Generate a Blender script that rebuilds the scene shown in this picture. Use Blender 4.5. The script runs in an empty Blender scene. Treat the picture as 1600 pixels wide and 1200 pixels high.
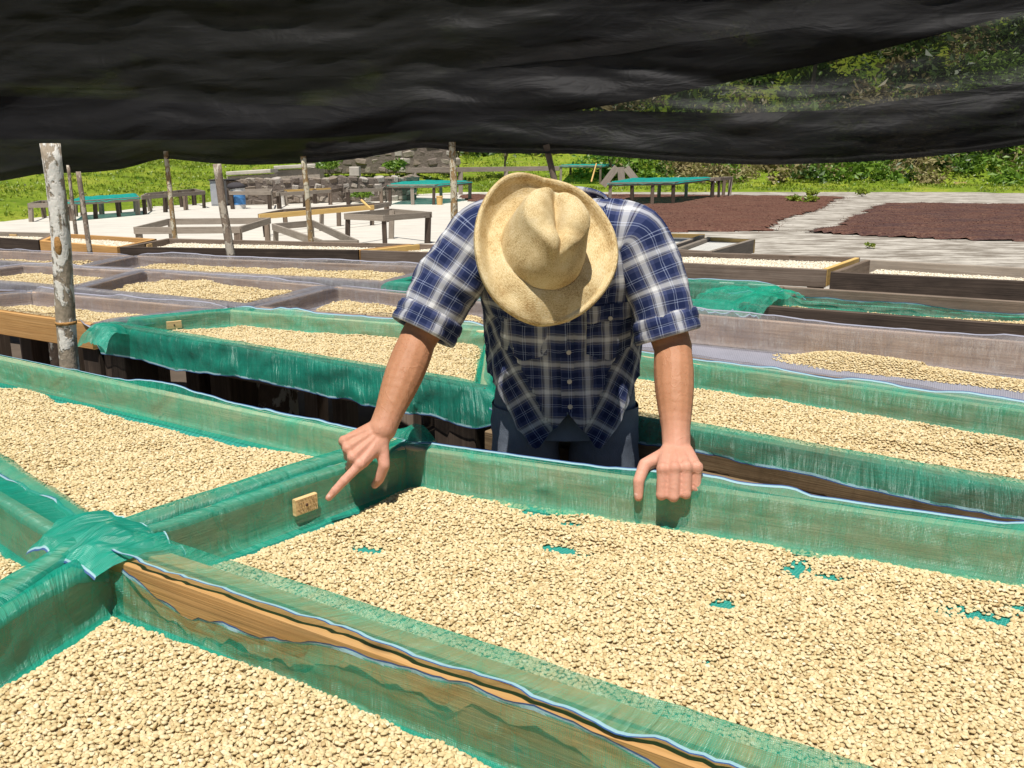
import bpy, bmesh, math, random
import numpy as np
from mathutils import Vector, Matrix

rng = np.random.default_rng(7)
random.seed(7)
SC = bpy.context.scene
COL = SC.collection

# ------------------------------------------------------------------ camera, light, exposure
CAM_H = 1.62
F_PX, HOR = 1450.0, 235.0
PITCH = math.atan((600 - HOR) / F_PX)
cam_d = bpy.data.cameras.new('camera')
cam_d.sensor_width = 36.0
cam_d.lens = 36.0 * F_PX / 1600.0
cam_d.clip_start = 0.05
cam_d.clip_end = 600
cam = bpy.data.objects.new('camera', cam_d)
COL.objects.link(cam)
cam.location = (0, 0, CAM_H)
cam.rotation_euler = (math.pi / 2 - PITCH, 0, 0)
SC.camera = cam

SUN_DIR = Vector((-0.08, -0.36, 0.93)).normalized()          # towards the sun
SUN_EL = math.asin(SUN_DIR.z)
SUN_AZ = math.atan2(SUN_DIR.x, SUN_DIR.y)                     # clockwise from +Y
world = bpy.data.worlds.new('World')
SC.world = world
world.use_nodes = True
wn = world.node_tree
sky = wn.nodes.new('ShaderNodeTexSky')
sky.sky_type = 'NISHITA'
sky.sun_disc = False
sky.sun_elevation = SUN_EL
sky.sun_rotation = SUN_AZ
sky.altitude = 900
bg = wn.nodes['Background']
bg.inputs['Strength'].default_value = 0.05
wn.links.new(sky.outputs[0], bg.inputs[0])
sun_d = bpy.data.lights.new('sun', 'SUN')
sun_d.energy = 5.0
sun_d.angle = math.radians(0.5)
sun_d.color = (1.0, 0.955, 0.88)
sun = bpy.data.objects.new('sun', sun_d)
COL.objects.link(sun)
sun.location = (-4, -10, 20)
sun.rotation_euler = SUN_DIR.to_track_quat('Z', 'Y').to_euler()
SC.view_settings.view_transform = 'Standard'
SC.view_settings.look = 'None'
SC.view_settings.gamma = 1.0
SC.view_settings.use_curve_mapping = False
SC.view_settings.exposure = 0.2
SC.cycles.max_bounces = 8
SC.cycles.transparent_max_bounces = 24

# ------------------------------------------------------------------ geometry of the view (used to survey the place)
_s, _c = math.sin(PITCH), math.cos(PITCH)


def at(u, v, z):
    "ground position of the photograph's point (u, v) when it lies at height z"
    x, y = (u - 800) / F_PX, (v - 600) / F_PX
    k = (CAM_H - z) / (_s + y * _c)
    return np.array([x * k, (_c - y * _s) * k, z])


def atY(u, v, Y):
    x, y = (u - 800) / F_PX, (v - 600) / F_PX
    k = Y / (_c - y * _s)
    return np.array([x * k, Y, CAM_H - (_s + y * _c) * k])


def px_of(P):
    d = CAM_H - P[2]; zc = P[1] * _c + d * _s; yc = d * _c - P[1] * _s
    return round(800 + F_PX * P[0] / zc), round(600 + F_PX * yc / zc)


def in_view(P, mx=0.55, my=0.45):
    d = CAM_H - P[..., 2]
    zc = P[..., 1] * _c + d * _s
    yc = d * _c - P[..., 1] * _s
    zc = np.maximum(zc, 1e-3)
    u = P[..., 0] / zc * F_PX / 800
    v = yc / zc * F_PX / 600
    return (np.abs(u) < 1 + mx) & (np.abs(v) < 1 + my)


# ------------------------------------------------------------------ noise
_tab = rng.random((256, 256))


def n2(x, y, seed=0):
    x = np.asarray(x, float) + seed * 17.31
    y = np.asarray(y, float) + seed * 7.77
    xi, yi = np.floor(x).astype(int), np.floor(y).astype(int)
    fx, fy = x - xi, y - yi
    fx, fy = fx * fx * (3 - 2 * fx), fy * fy * (3 - 2 * fy)
    a, b = xi & 255, yi & 255
    a1, b1 = (xi + 1) & 255, (yi + 1) & 255
    return (_tab[a, b] * (1 - fx) + _tab[a1, b] * fx) * (1 - fy) + (_tab[a, b1] * (1 - fx) + _tab[a1, b1] * fx) * fy


def fbm(x, y, seed=0, o=3):
    t, amp, tot = 0, 1.0, 0
    for i in range(o):
        t = t + amp * n2(np.asarray(x) * 2 ** i, np.asarray(y) * 2 ** i, seed + i * 3)
        tot += amp
        amp *= 0.5
    return t / tot * 2 - 1


def sstep(a, b, x):
    t = np.clip((x - a) / (b - a), 0, 1)
    return t * t * (3 - 2 * t)


# ------------------------------------------------------------------ object helpers
def link(o, parent=None):
    COL.objects.link(o)
    if parent:
        o.parent = parent
    return o


def tag(o, label=None, cat=None, group=None, kind=None):
    if label: o['label'] = label
    if cat: o['category'] = cat
    if group: o['group'] = group
    if kind: o['kind'] = kind
    return o


def empty(name, loc, label=None, cat=None, group=None):
    o = bpy.data.objects.new(name, None)
    o.location = loc
    o.empty_display_size = 0.1
    link(o)
    return tag(o, label, cat, group)


class MB:
    "collects vertices, faces, uvs and material indices in world space"

    def __init__(self):
        self.v, self.f, self.uv, self.mi = [], [], [], []
        self.n = 0

    def add(self, verts, faces, uvs=None, mi=0):
        verts = np.asarray(verts, float).reshape(-1, 3)
        self.v.append(verts)
        for k, f in enumerate(faces):
            self.f.append(tuple(int(i) + self.n for i in f))
            self.mi.append(mi)
            self.uv.append(uvs[k] if uvs is not None else None)
        self.n += len(verts)

    def grid(self, P, UV=None, close_u=False, close_v=False, mi=0):
        "P: (nu, nv, 3) array"
        nu, nv = P.shape[:2]
        fs, us = [], []
        for i in range(nu if close_u else nu - 1):
            for j in range(nv if close_v else nv - 1):
                i2, j2 = (i + 1) % nu, (j + 1) % nv
                fs.append((i * nv + j, i2 * nv + j, i2 * nv + j2, i * nv + j2))
                if UV is not None:
                    ii, jj = min(i + 1, UV.shape[0] - 1), min(j + 1, UV.shape[1] - 1)
                    us.append((UV[i, j], UV[ii, j], UV[ii, jj], UV[i, jj]))
        self.add(P.reshape(-1, 3), fs, us if UV is not None else None, mi)

    def board(self, p0, p1, w, h, up=(0, 0, 1), ch=0.003, mi=0, uo=None):
        "chamfered plank from p0 to p1 (centre line), w across, h along up"
        p0, p1 = np.asarray(p0, float), np.asarray(p1, float)
        d = p1 - p0
        L = np.linalg.norm(d)
        d = d / L
        up = np.asarray(up, float)
        up = up - d * up.dot(d)
        up /= np.linalg.norm(up)
        sd = np.cross(d, up)
        ch = min(ch, w * .3, h * .3)
        prof = [(-w / 2 + ch, -h / 2), (w / 2 - ch, -h / 2), (w / 2, -h / 2 + ch), (w / 2, h / 2 - ch),
                (w / 2 - ch, h / 2), (-w / 2 + ch, h / 2), (-w / 2, h / 2 - ch), (-w / 2, -h / 2 + ch)]
        vs = []
        for e, (pp, ins) in enumerate(((p0, 0), (p1, 0))):
            for (a, b) in prof:
                vs.append(pp + sd * a + up * b)
        o = random.random() * 30 if uo is None else uo
        per = [0]
        for i in range(8):
            a, b = prof[i], prof[(i + 1) % 8]
            per.append(per[-1] + math.hypot(a[0] - b[0], a[1] - b[1]))
        fs, us = [], []
        for i in range(8):
            j = (i + 1) % 8
            fs.append((i, j, 8 + j, 8 + i))
            us.append([(o, o + per[i]), (o, o + per[i + 1]), (o + L, o + per[i + 1]), (o + L, o + per[i])])
        fs.append(tuple(range(7, -1, -1)))
        us.append([(o + prof[i][0] * .3, o + prof[i][1]) for i in range(7, -1, -1)])
        fs.append(tuple(range(8, 16)))
        us.append([(o + prof[i][0] * .3, o + prof[i][1]) for i in range(8)])
        self.add(vs, fs, us, mi)

    def tube(self, pts, rad, n=12, cap=True, mi=0, squash=None):
        pts = np.asarray(pts, float)
        rad = np.broadcast_to(np.asarray(rad, float), (len(pts),))
        T = np.gradient(pts, axis=0)
        T /= np.linalg.norm(T, axis=1)[:, None]
        ref = np.array([0, 0, 1.0]) if abs(T[0][2]) < .9 else np.array([1.0, 0, 0])
        rows = []
        L = np.concatenate([[0], np.cumsum(np.linalg.norm(np.diff(pts, axis=0), axis=1))])
        for p, t, r in zip(pts, T, rad):
            x = np.cross(t, ref); x /= np.linalg.norm(x)
            y = np.cross(t, x)
            a = np.linspace(0, 2 * math.pi, n, endpoint=False)
            rows.append(p + r * (np.cos(a)[:, None] * x + np.sin(a)[:, None] * y))
        P = np.array(rows)
        UV = np.array([[(L[i], k / n * 2 * math.pi * float(np.mean(rad))) for k in range(n + 1)] for i in range(len(pts))])
        fs, us = [], []
        for i in range(len(pts) - 1):
            for k in range(n):
                k2 = (k + 1) % n
                fs.append((i * n + k, i * n + k2, (i + 1) * n + k2, (i + 1) * n + k))
                us.append((UV[i, k], UV[i, k + 1], UV[i + 1, k + 1], UV[i + 1, k]))
        if cap:
            fs.append(tuple(range(n))[::-1]); us.append([(0.01 * math.cos(k), .01 * math.sin(k)) for k in range(n)])
            b = (len(pts) - 1) * n
            fs.append(tuple(b + k for k in range(n))); us.append([(0.01 * math.cos(k), .01 * math.sin(k)) for k in range(n)])
        self.add(P.reshape(-1, 3), fs, us, mi)

    def ellipsoid(self, c, r, R=None, nu=10, nv=14, mi=0):
        c = np.asarray(c, float)
        th = np.linspace(0, math.pi, nu)
        ph = np.linspace(0, 2 * math.pi, nv, endpoint=False)
        P = np.stack([np.outer(np.sin(th), np.cos(ph)) * r[0], np.outer(np.sin(th), np.sin(ph)) * r[1],
                      np.outer(np.cos(th), np.ones(nv)) * r[2]], -1)
        if R is not None:
            P = P @ np.asarray(R).T
        self.grid(P + c, None, close_v=True, mi=mi)

    def build(self, name, mats, parent=None, smooth=False, origin=None, **kw):
        me = bpy.data.meshes.new(name)
        V = np.concatenate(self.v) if self.v else np.zeros((0, 3))
        org = np.zeros(3)
        if parent is not None:
            p = parent
            while p is not None:
                org = org + np.array(p.location)
                p = p.parent
        loc = np.zeros(3)
        if origin is not None:
            loc = np.asarray(origin, float) - org
        me.from_pydata((V - org - loc).tolist(), [], self.f)
        if not isinstance(mats, (list, tuple)):
            mats = [mats]
        for m in mats:
            me.materials.append(m)
        if any(self.mi):
            me.polygons.foreach_set('material_index', self.mi)
        if any(u is not None for u in self.uv):
            ul = me.uv_layers.new(name='UVMap')
            flat = []
            for f, u in zip(self.f, self.uv):
                if u is None:
                    flat.extend([0.0] * (2 * len(f)))
                else:
                    for q in u:
                        flat.extend((float(q[0]), float(q[1])))
            ul.data.foreach_set('uv', flat)
        if smooth:
            me.polygons.foreach_set('use_smooth', [True] * len(me.polygons))
        me.update()
        o = bpy.data.objects.new(name, me)
        o.location = loc
        link(o, parent)
        return tag(o, **kw)


# ------------------------------------------------------------------ materials
def new_mat(name):
    m = bpy.data.materials.new(name)
    m.use_nodes = True
    nt = m.node_tree
    b = nt.nodes['Principled BSDF']
    return m, nt, b


class NT:
    def __init__(self, nt): self.nt = nt

    def n(self, t, **kw):
        nd = self.nt.nodes.new(t)
        for k, v in kw.items():
            if k.startswith('i_'):
                key = k[2:]
                key = int(key) if key.isdigit() else key.replace('_', ' ')
                nd.inputs[key].default_value = v
            else:
                setattr(nd, k, v)
        return nd

    def l(self, a, b): self.nt.links.new(a, b)

    def math(self, op, a, b=None, c=None, clamp=False):
        nd = self.nt.nodes.new('ShaderNodeMath'); nd.operation = op; nd.use_clamp = clamp
        for i, v in enumerate((a, b, c)):
            if v is None: continue
            if isinstance(v, (int, float)): nd.inputs[i].default_value = v
            else: self.l(v, nd.inputs[i])
        return nd.outputs[0]

    def ramp(self, fac, stops, interp='LINEAR'):
        nd = self.nt.nodes.new('ShaderNodeValToRGB')
        cr = nd.color_ramp; cr.interpolation = interp
        while len(cr.elements) < len(stops): cr.elements.new(0.5)
        for e, (p, c) in zip(cr.elements, stops):
            e.position = p
            e.color = (*c, 1) if len(c) == 3 else c
        self.l(fac, nd.inputs[0])
        return nd.outputs[0]

    def mix(self, fac, a, b, blend='MIX'):
        nd = self.nt.nodes.new('ShaderNodeMix'); nd.data_type = 'RGBA'; nd.blend_type = blend
        for s, v in ((nd.inputs[0], fac), (nd.inputs[6], a), (nd.inputs[7], b)):
            if isinstance(v, (int, float)): s.default_value = v
            elif isinstance(v, tuple): s.default_value = (*v, 1) if len(v) == 3 else v
            else: self.l(v, s)
        return nd.outputs[2]

    def noise(self, vec, scale, detail=3, rough=.55, dist=0.0):
        nd = self.n('ShaderNodeTexNoise')
        nd.inputs['Scale'].default_value = scale; nd.inputs['Detail'].default_value = detail
        nd.inputs['Roughness'].default_value = rough; nd.inputs['Distortion'].default_value = dist
        if vec is not None: self.l(vec, nd.inputs['Vector'])
        return nd.outputs['Fac']

    def scale(self, vec, s, loc=(0, 0, 0)):
        nd = self.n('ShaderNodeMapping')
        nd.inputs['Scale'].default_value = s; nd.inputs['Location'].default_value = loc
        self.l(vec, nd.inputs['Vector'])
        return nd.outputs[0]

    def bump(self, h, strength, dist=0.01, to=None):
        nd = self.n('ShaderNodeBump'); nd.inputs['Strength'].default_value = strength
        nd.inputs['Distance'].default_value = dist
        self.l(h, nd.inputs['Height'])
        if to is not None: self.l(nd.outputs[0], to)
        return nd.outputs[0]


def wood(name, cols, rough=.75, stain=.5, knots=True):
    m, nt, b = new_mat(name)
    q = NT(nt)
    uv = q.n('ShaderNodeTexCoord').outputs['UV']
    rnd = q.n('ShaderNodeObjectInfo').outputs['Random']
    cb = q.n('ShaderNodeCombineXYZ'); q.l(q.math('MULTIPLY', rnd, 37.0), cb.inputs[0]); q.l(q.math('MULTIPLY', rnd, 91.0), cb.inputs[1])
    va = q.n('ShaderNodeVectorMath', operation='ADD'); q.l(uv, va.inputs[0]); q.l(cb.outputs[0], va.inputs[1])
    p = va.outputs[0]
    warp = q.noise(q.scale(p, (1.6, 9, 1)), 1.0, 2)
    g = q.noise(q.scale(p, (3, 170, 1)), 1.0, 4, .6, .6)
    g2 = q.noise(q.scale(p, (1.2, 42, 1)), 1.0, 3, .6, 1.2)
    big = q.noise(q.scale(p, (4, 7, 1)), 1.0, 4, .65)
    f = q.math('ADD', q.math('MULTIPLY', g, .45), q.math('MULTIPLY', g2, .55))
    c = q.ramp(f, [(0.28, cols[0]), (0.5, cols[1]), (0.72, cols[2])])
    st = q.ramp(big, [(.45, (0, 0, 0)), (.75, (1, 1, 1))])
    dark = tuple(x * .28 for x in cols[0])
    c = q.mix(q.math('MULTIPLY', st, stain), c, dark)
    if knots:
        vo = q.n('ShaderNodeTexVoronoi'); vo.inputs['Scale'].default_value = 1.0
        q.l(q.scale(p, (3.2, 9, 1)), vo.inputs['Vector'])
        k = q.ramp(vo.outputs['Distance'], [(.03, (1, 1, 1)), (.11, (0, 0, 0))])
        c = q.mix(q.math('MULTIPLY', k, .7), c, tuple(x * .3 for x in cols[0]))
    v = q.math('MULTIPLY_ADD', rnd, .35, .82)
    hs = q.n('ShaderNodeHueSaturation'); q.l(v, hs.inputs['Value']); q.l(c, hs.inputs['Color'])
    q.l(hs.outputs[0], b.inputs['Base Color'])
    b.inputs['Roughness'].default_value = rough
    b.inputs['Specular IOR Level'].default_value = .3
    hgt = q.math('ADD', q.math('MULTIPLY', g, .6), q.math('MULTIPLY', big, .4))
    q.bump(hgt, .55, .004, b.inputs['Normal'])
    return m


WOOD_NEW = wood('new pine', [(.40, .20, .07), (.56, .31, .11), (.66, .40, .17)], stain=.22)
WOOD_TAN = wood('tan board', [(.46, .36, .21), (.60, .49, .30), (.68, .58, .38)], stain=.25)
WOOD_OLD = wood('weathered grey brown wood', [(.12, .085, .06), (.20, .15, .115), (.30, .24, .19)], stain=.45)
WOOD_BROWN = wood('brown board', [(.36, .25, .18), (.50, .37, .28), (.60, .47, .37)], stain=.3)
WOOD_BEAM = wood('weathered beam', [(.13, .085, .045), (.23, .155, .085), (.33, .24, .14)], stain=.6)
WOOD_DARK = wood('dark old wood', [(.035, .025, .019), (.075, .053, .04), (.13, .095, .07)], stain=.55)
WOOD_GREY = wood('grey silvered wood', [(.20, .165, .135), (.29, .245, .20), (.40, .35, .30)], stain=.3)
WOOD_YELLOW = wood('yellow new wood', [(.55, .34, .10), (.70, .46, .16), (.78, .56, .24)], stain=.08)


def bark(name, base, pale, scale=1.0):
    m, nt, b = new_mat(name)
    q = NT(nt)
    p = q.n('ShaderNodeTexCoord').outputs['Object']
    n1 = q.noise(q.scale(p, (14 * scale, 14 * scale, 7 * scale)), 1.0, 4, .6, .4)
    n3 = q.noise(q.scale(p, (60 * scale, 60 * scale, 30 * scale)), 1.0, 3, .6)
    pat = q.ramp(q.math('ADD', n1, q.math('MULTIPLY', n3, .22)), [(.61, (0, 0, 0)), (.66, (1, 1, 1))])
    c = q.mix(n3, tuple(x * .55 for x in base), tuple(min(1, x * 1.5) for x in base))
    c = q.mix(pat, c, pale)
    n2_ = q.noise(q.scale(p, (9 * scale, 9 * scale, 16 * scale), (3, 1, 7)), 1.0, 3)
    dk = q.ramp(n2_, [(.62, (0, 0, 0)), (.7, (1, 1, 1))])
    c = q.mix(q.math('MULTIPLY', dk, .65), c, (.10, .07, .05))
    q.l(c, b.inputs['Base Color'])
    b.inputs['Roughness'].default_value = .85
    q.bump(q.math('ADD', n3, pat), .5, .006, b.inputs['Normal'])
    return m


BARK_PALE = bark('lichened pale bark', (.33, .27, .20), (.76, .73, .67), 1.7)
BARK_GREY = bark('grey brown bark', (.26, .20, .15), (.52, .46, .37), 1.7)
BARK_YELL = bark('peeling yellow bark', (.40, .26, .12), (.74, .67, .50), 1.7)
BARK_STUMP = bark('dark mossy stump', (.085, .06, .045), (.38, .37, .34))


def net_mat(name, col, alpha, period=0.0026, tvar=.38, spec=.5):
    "woven plastic netting: the holes between the threads are open, so single layers show what is behind"
    m, nt, b = new_mat(name)
    q = NT(nt)
    uv = q.n('ShaderNodeTexCoord').outputs['UV']
    sp = q.n('ShaderNodeSeparateXYZ'); q.l(uv, sp.inputs[0])
    k = 2 * math.pi / period
    wob = q.noise(q.scale(uv, (14, 14, 1)), 1.0, 2)
    wx = q.math('SINE', q.math('ADD', q.math('MULTIPLY', sp.outputs[0], k), q.math('MULTIPLY', wob, 16)))
    wy = q.math('SINE', q.math('ADD', q.math('MULTIPLY', sp.outputs[1], k), q.math('MULTIPLY', wob, 16)))
    weave = q.math('MAXIMUM', wx, wy)
    nz = q.noise(q.scale(uv, (3.5, 11, 1)), 1.0, 4, .6, .8)
    nf = q.noise(q.scale(uv, (260, 260, 1)), 1.0, 2)
    crease = q.noise(q.scale(uv, (6, 3, 1), (4, 2, 0)), 1.0, 2, .5, 2.5)
    cr = q.ramp(q.math('ABSOLUTE', q.math('SUBTRACT', crease, .5)), [(0.0, (1, 1, 1)), (.03, (0, 0, 0))])
    a = q.math('ADD', alpha, q.math('MULTIPLY', q.math('SUBTRACT', nz, .5), tvar * 2))
    a = q.math('ADD', a, q.math('MULTIPLY', weave, .10))
    a = q.math('ADD', a, q.math('MULTIPLY', q.math('SUBTRACT', nf, .5), .2))
    strk = q.noise(q.scale(uv, (26, 2.2, 1), (1, 5, 0)), 1.0, 3, .6, 1.5)
    a = q.math('ADD', a, q.math('MULTIPLY', q.math('SUBTRACT', strk, .5), .30))
    a = q.math('ADD', a, q.math('MULTIPLY', cr, .10), clamp=True)
    c = q.mix(nz, tuple(x * .75 for x in col), tuple(min(1, x * 1.25) for x in col))
    nt.nodes.remove(b)
    dif = q.n('ShaderNodeBsdfDiffuse'); q.l(c, dif.inputs[0])
    trl = q.n('ShaderNodeBsdfTranslucent'); q.l(c, trl.inputs[0])
    gl = q.n('ShaderNodeBsdfGlossy'); gl.inputs['Roughness'].default_value = .38
    gl.inputs[0].default_value = (.9, 1, .97, 1)
    bp0 = q.bump(q.math('ADD', weave, q.math('MULTIPLY', nf, 1.5)), .5, .0014)
    bpn = q.n('ShaderNodeBump'); bpn.inputs['Strength'].default_value = .55; bpn.inputs['Distance'].default_value = .02
    q.l(strk, bpn.inputs['Height']); q.l(bp0, bpn.inputs['Normal']); bp = bpn.outputs[0]
    for s in (dif, trl, gl): q.l(bp, s.inputs['Normal'])
    m1 = q.n('ShaderNodeMixShader'); m1.inputs[0].default_value = .38
    q.l(dif.outputs[0], m1.inputs[1]); q.l(trl.outputs[0], m1.inputs[2])
    m2 = q.n('ShaderNodeMixShader'); m2.inputs[0].default_value = .09 * spec * 2
    q.l(m1.outputs[0], m2.inputs[1]); q.l(gl.outputs[0], m2.inputs[2])
    tr = q.n('ShaderNodeBsdfTransparent')
    m3 = q.n('ShaderNodeMixShader'); q.l(a, m3.inputs[0])
    q.l(tr.outputs[0], m3.inputs[1]); q.l(m2.outputs[0], m3.inputs[2])
    q.l(m3.outputs[0], nt.nodes['Material Output'].inputs['Surface'])
    return m


NET_GREEN = net_mat('green netting', (.012, .54, .35), .40)
NET_GREEN2 = net_mat('green netting doubled', (.008, .46, .31), .66)
NET_GREY = net_mat('grey netting', (.42, .38, .39), .34)
NET_GREY2 = net_mat('grey netting doubled', (.30, .30, .35), .62)
NET_TEAL = net_mat('teal shade net', (.01, .42, .36), .88, period=.006)


def floor_net(name, col, lin):
    m, nt, b = new_mat(name)
    q = NT(nt)
    uv = q.n('ShaderNodeTexCoord').outputs['UV']
    sp = q.n('ShaderNodeSeparateXYZ'); q.l(uv, sp.inputs[0])
    k = 2 * math.pi / .0065
    w = q.math('MAXIMUM', q.math('SINE', q.math('MULTIPLY', sp.outputs[0], k)), q.math('SINE', q.math('MULTIPLY', sp.outputs[1], k)))
    f = q.ramp(w, [(.80, (0, 0, 0)), (.95, (1, 1, 1))])
    nz = q.noise(q.scale(uv, (7, 7, 1)), 1.0, 3)
    c = q.mix(f, q.mix(nz, tuple(x * .6 for x in col), tuple(x * 1.3 for x in col)), lin)
    q.l(c, b.inputs['Base Color'])
    b.inputs['Roughness'].default_value = .55
    q.bump(f, .5, .001, b.inputs['Normal'])
    return m


FLOOR_GREEN = floor_net('green tray mesh', (.006, .23, .185), (.07, .40, .33))
FLOOR_GREY = floor_net('grey tray mesh', (.24, .24, .29), (.40, .40, .45))
FLOOR_PALE = floor_net('pale tray mesh', (.55, .54, .50), (.70, .69, .66))


def flat(name, col, rough=.6, var=.2, scale=30, bump=.2, spec=.4, metal=0):
    m, nt, b = new_mat(name)
    q = NT(nt)
    p = q.n('ShaderNodeTexCoord').outputs['Object']
    nz = q.noise(p, scale, 4, .6)
    c = q.mix(nz, tuple(x * (1 - var) for x in col), tuple(min(1, x * (1 + var)) for x in col))
    q.l(c, b.inputs['Base Color'])
    b.inputs['Roughness'].default_value = rough
    b.inputs['Metallic'].default_value = metal
    b.inputs['Specular IOR Level'].default_value = spec
    if bump: q.bump(nz, bump, .01, b.inputs['Normal'])
    return m


HEM_PALE = flat('pale hem tape', (.27, .45, .49), .6, .12, 200)
HEM_BLUE = flat('blue hem edge', (.035, .085, .23), .6, .2, 200)
HEM_GREY = flat('grey hem tape', (.30, .30, .36), .6, .12, 200)


def bean_mat(name, cols):
    m, nt, b = new_mat(name)
    q = NT(nt)
    r = q.n('ShaderNodeObjectInfo').outputs['Random']
    c = q.ramp(r, [(0, cols[0]), (.16, cols[1]), (.55, cols[2]), (.93, cols[3]), (1, cols[4])])
    p = q.n('ShaderNodeTexCoord').outputs['Object']
    nz = q.noise(p, 260, 2)
    c2 = q.mix(q.math('MULTIPLY', nz, .35), c, cols[0])
    q.l(c2, b.inputs['Base Color'])
    b.inputs['Roughness'].default_value = .6
    b.inputs['Specular IOR Level'].default_value = .25
    b.inputs['Subsurface Weight'].default_value = 0
    return m


BEAN = bean_mat('parchment coffee', [(.46, .33, .155), (.61, .485, .26), (.69, .565, .325), (.74, .63, .40), (.81, .73, .53)])
BEAN_PALE = bean_mat('pale parchment coffee', [(.72, .64, .48), (.78, .71, .56), (.82, .76, .63), (.84, .79, .68), (.87, .83, .74)])
BED = flat('parchment coffee below', (.56, .44, .25), .8, .35, 180, .6)
BED_PALE = flat('pale parchment coffee below', (.66, .58, .44), .8, .2, 160, .6)


# ------------------------------------------------------------------ the ground
def concrete():
    m, nt, b = new_mat('worn yard concrete')
    q = NT(nt)
    p = q.n('ShaderNodeTexCoord').outputs['Object']
    n1 = q.noise(q.scale(p, (.5, 1.4, 1)), 1.0, 5, .62, .6)
    n2_ = q.noise(q.scale(p, (1.5, 4.5, 1), (5, 2, 0)), 1.0, 6, .68)
    n3 = q.noise(p, 38, 3)
    sp = q.n('ShaderNodeSeparateXYZ'); q.l(p, sp.inputs[0])
    side = q.n('ShaderNodeMapRange'); side.inputs[1].default_value = 0.5; side.inputs[2].default_value = 5
    q.l(sp.outputs[0], side.inputs[0])
    c = q.mix(n1, (.60, .56, .49), (.72, .69, .62))
    wear = q.ramp(q.math('ADD', q.math('MULTIPLY', n2_, .7), q.math('MULTIPLY', n1, .3)), [(.43, (0, 0, 0)), (.56, (1, 1, 1))])
    c = q.mix(q.math('MULTIPLY', side.outputs[0], .5), c, (.40, .365, .315))
    amt = q.math('MULTIPLY_ADD', side.outputs[0], .75, .2)
    c = q.mix(q.math('MULTIPLY', wear, amt), c, (.13, .105, .08))
    c = q.mix(q.math('MULTIPLY', n3, .25), c, (.45, .40, .33))
    q.l(c, b.inputs['Base Color'])
    b.inputs['Roughness'].default_value = .9
    q.bump(n3, .3, .01, b.inputs['Normal'])
    return m


CONCRETE = concrete()
EARTH = flat('dark packed earth', (.10, .075, .055), .95, .5, 3.5, .6)


def edge_d(X, Y):
    "distance beyond the yard's edge (positive on the slope)"
    X, Y = np.asarray(X, float), np.asarray(Y, float)
    left = (-(X + 11.9) - (Y - 22.0) * -.29)               # left bank
    left = left / 1.05
    back = Y - (37.8 - .03 * X) - np.where(X < -2.2, -4.6 * sstep(-2.2, -4.2, X), 0) - .35 * np.sin(X * .9)
    return np.maximum(left, back)


def terrain_z(X, Y):
    d = np.maximum(edge_d(X, Y), 0)
    right = sstep(-3, 9, X)
    lz = .115 * np.minimum(d, 14) + .24 * np.maximum(d - 14, 0)
    rz = .04 * np.minimum(d, 4) + np.maximum(d - 4, 0) * .42
    z = lz * (1 - right) + rz * right
    z = np.minimum(z, 34 + 3 * fbm(X * .03, Y * .03, 4))
    return z + (.22 * fbm(X * .5, Y * .5, 2) * np.clip(d / 3, 0, 1)) + .9 * fbm(X * .12, Y * .12, 9) * np.clip((d - 5) / 8, 0, 1)


def grid_xy(x0, x1, nx, y0, y1, ny, fz):
    xs, ys = np.linspace(x0, x1, nx), np.linspace(y0, y1, ny)
    X, Y = np.meshgrid(xs, ys, indexing='ij')
    return np.stack([X, Y, fz(X, Y)], -1)


mb = MB()
mb.add([(-300, -300, 0), (300, -300, 0), (300, 300, 0), (-300, 300, 0)], [(0, 1, 2, 3)])
ground = mb.build('ground', EARTH, kind='structure', label='dark packed earth under the drying tables')

mb = MB()
xs = np.linspace(-40, 60, 201)
ys = np.linspace(8.2, 46, 120)
P = np.array([[(x, y + (.35 * math.sin(x * 1.1) + .5 * (n2(x * .8, 3.3) - .5)) * (1 if j == 0 else 0), .006) for j, y in enumerate(ys)] for x in xs])
mb.grid(P)
yard = mb.build('yard', CONCRETE, kind='structure', label='pale worn concrete drying yard')


def grass_mat():
    m, nt, b = new_mat('grassy slope')
    q = NT(nt)
    p = q.n('ShaderNodeTexCoord').outputs['Object']
    n1 = q.noise(p, .45, 4, .6)
    n2_ = q.noise(p, 5.5, 5, .7)
    n3 = q.noise(p, 1.3, 3, .6, 1.0)
    c = q.ramp(q.math('ADD', q.math('MULTIPLY', n1, .6), q.math('MULTIPLY', n2_, .4)),
               [(.35, (.10, .17, .015)), (.5, (.20, .28, .025)), (.62, (.31, .34, .045)), (.75, (.34, .31, .09))])
    soil = q.ramp(n3, [(.64, (0, 0, 0)), (.72, (1, 1, 1))])
    c = q.mix(q.math('MULTIPLY', soil, .8), c, (.36, .24, .12))
    q.l(c, b.inputs['Base Color'])
    b.inputs['Roughness'].default_value = .95
    b.inputs['Specular IOR Level'].default_value = .1
    q.bump(n2_, 1.0, .12, b.inputs['Normal'])
    return m


GRASS_GROUND = grass_mat()
mb = MB()
P = grid_xy(-75, 110, 186, 16, 170, 155, lambda X, Y: np.where(edge_d(X, Y) > 0, terrain_z(X, Y) + .03, -.25))
mb.grid(P)
hill = mb.build('hillside', GRASS_GROUND, smooth=True, kind='structure', label='green hillside rising behind the drying yard')

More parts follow.
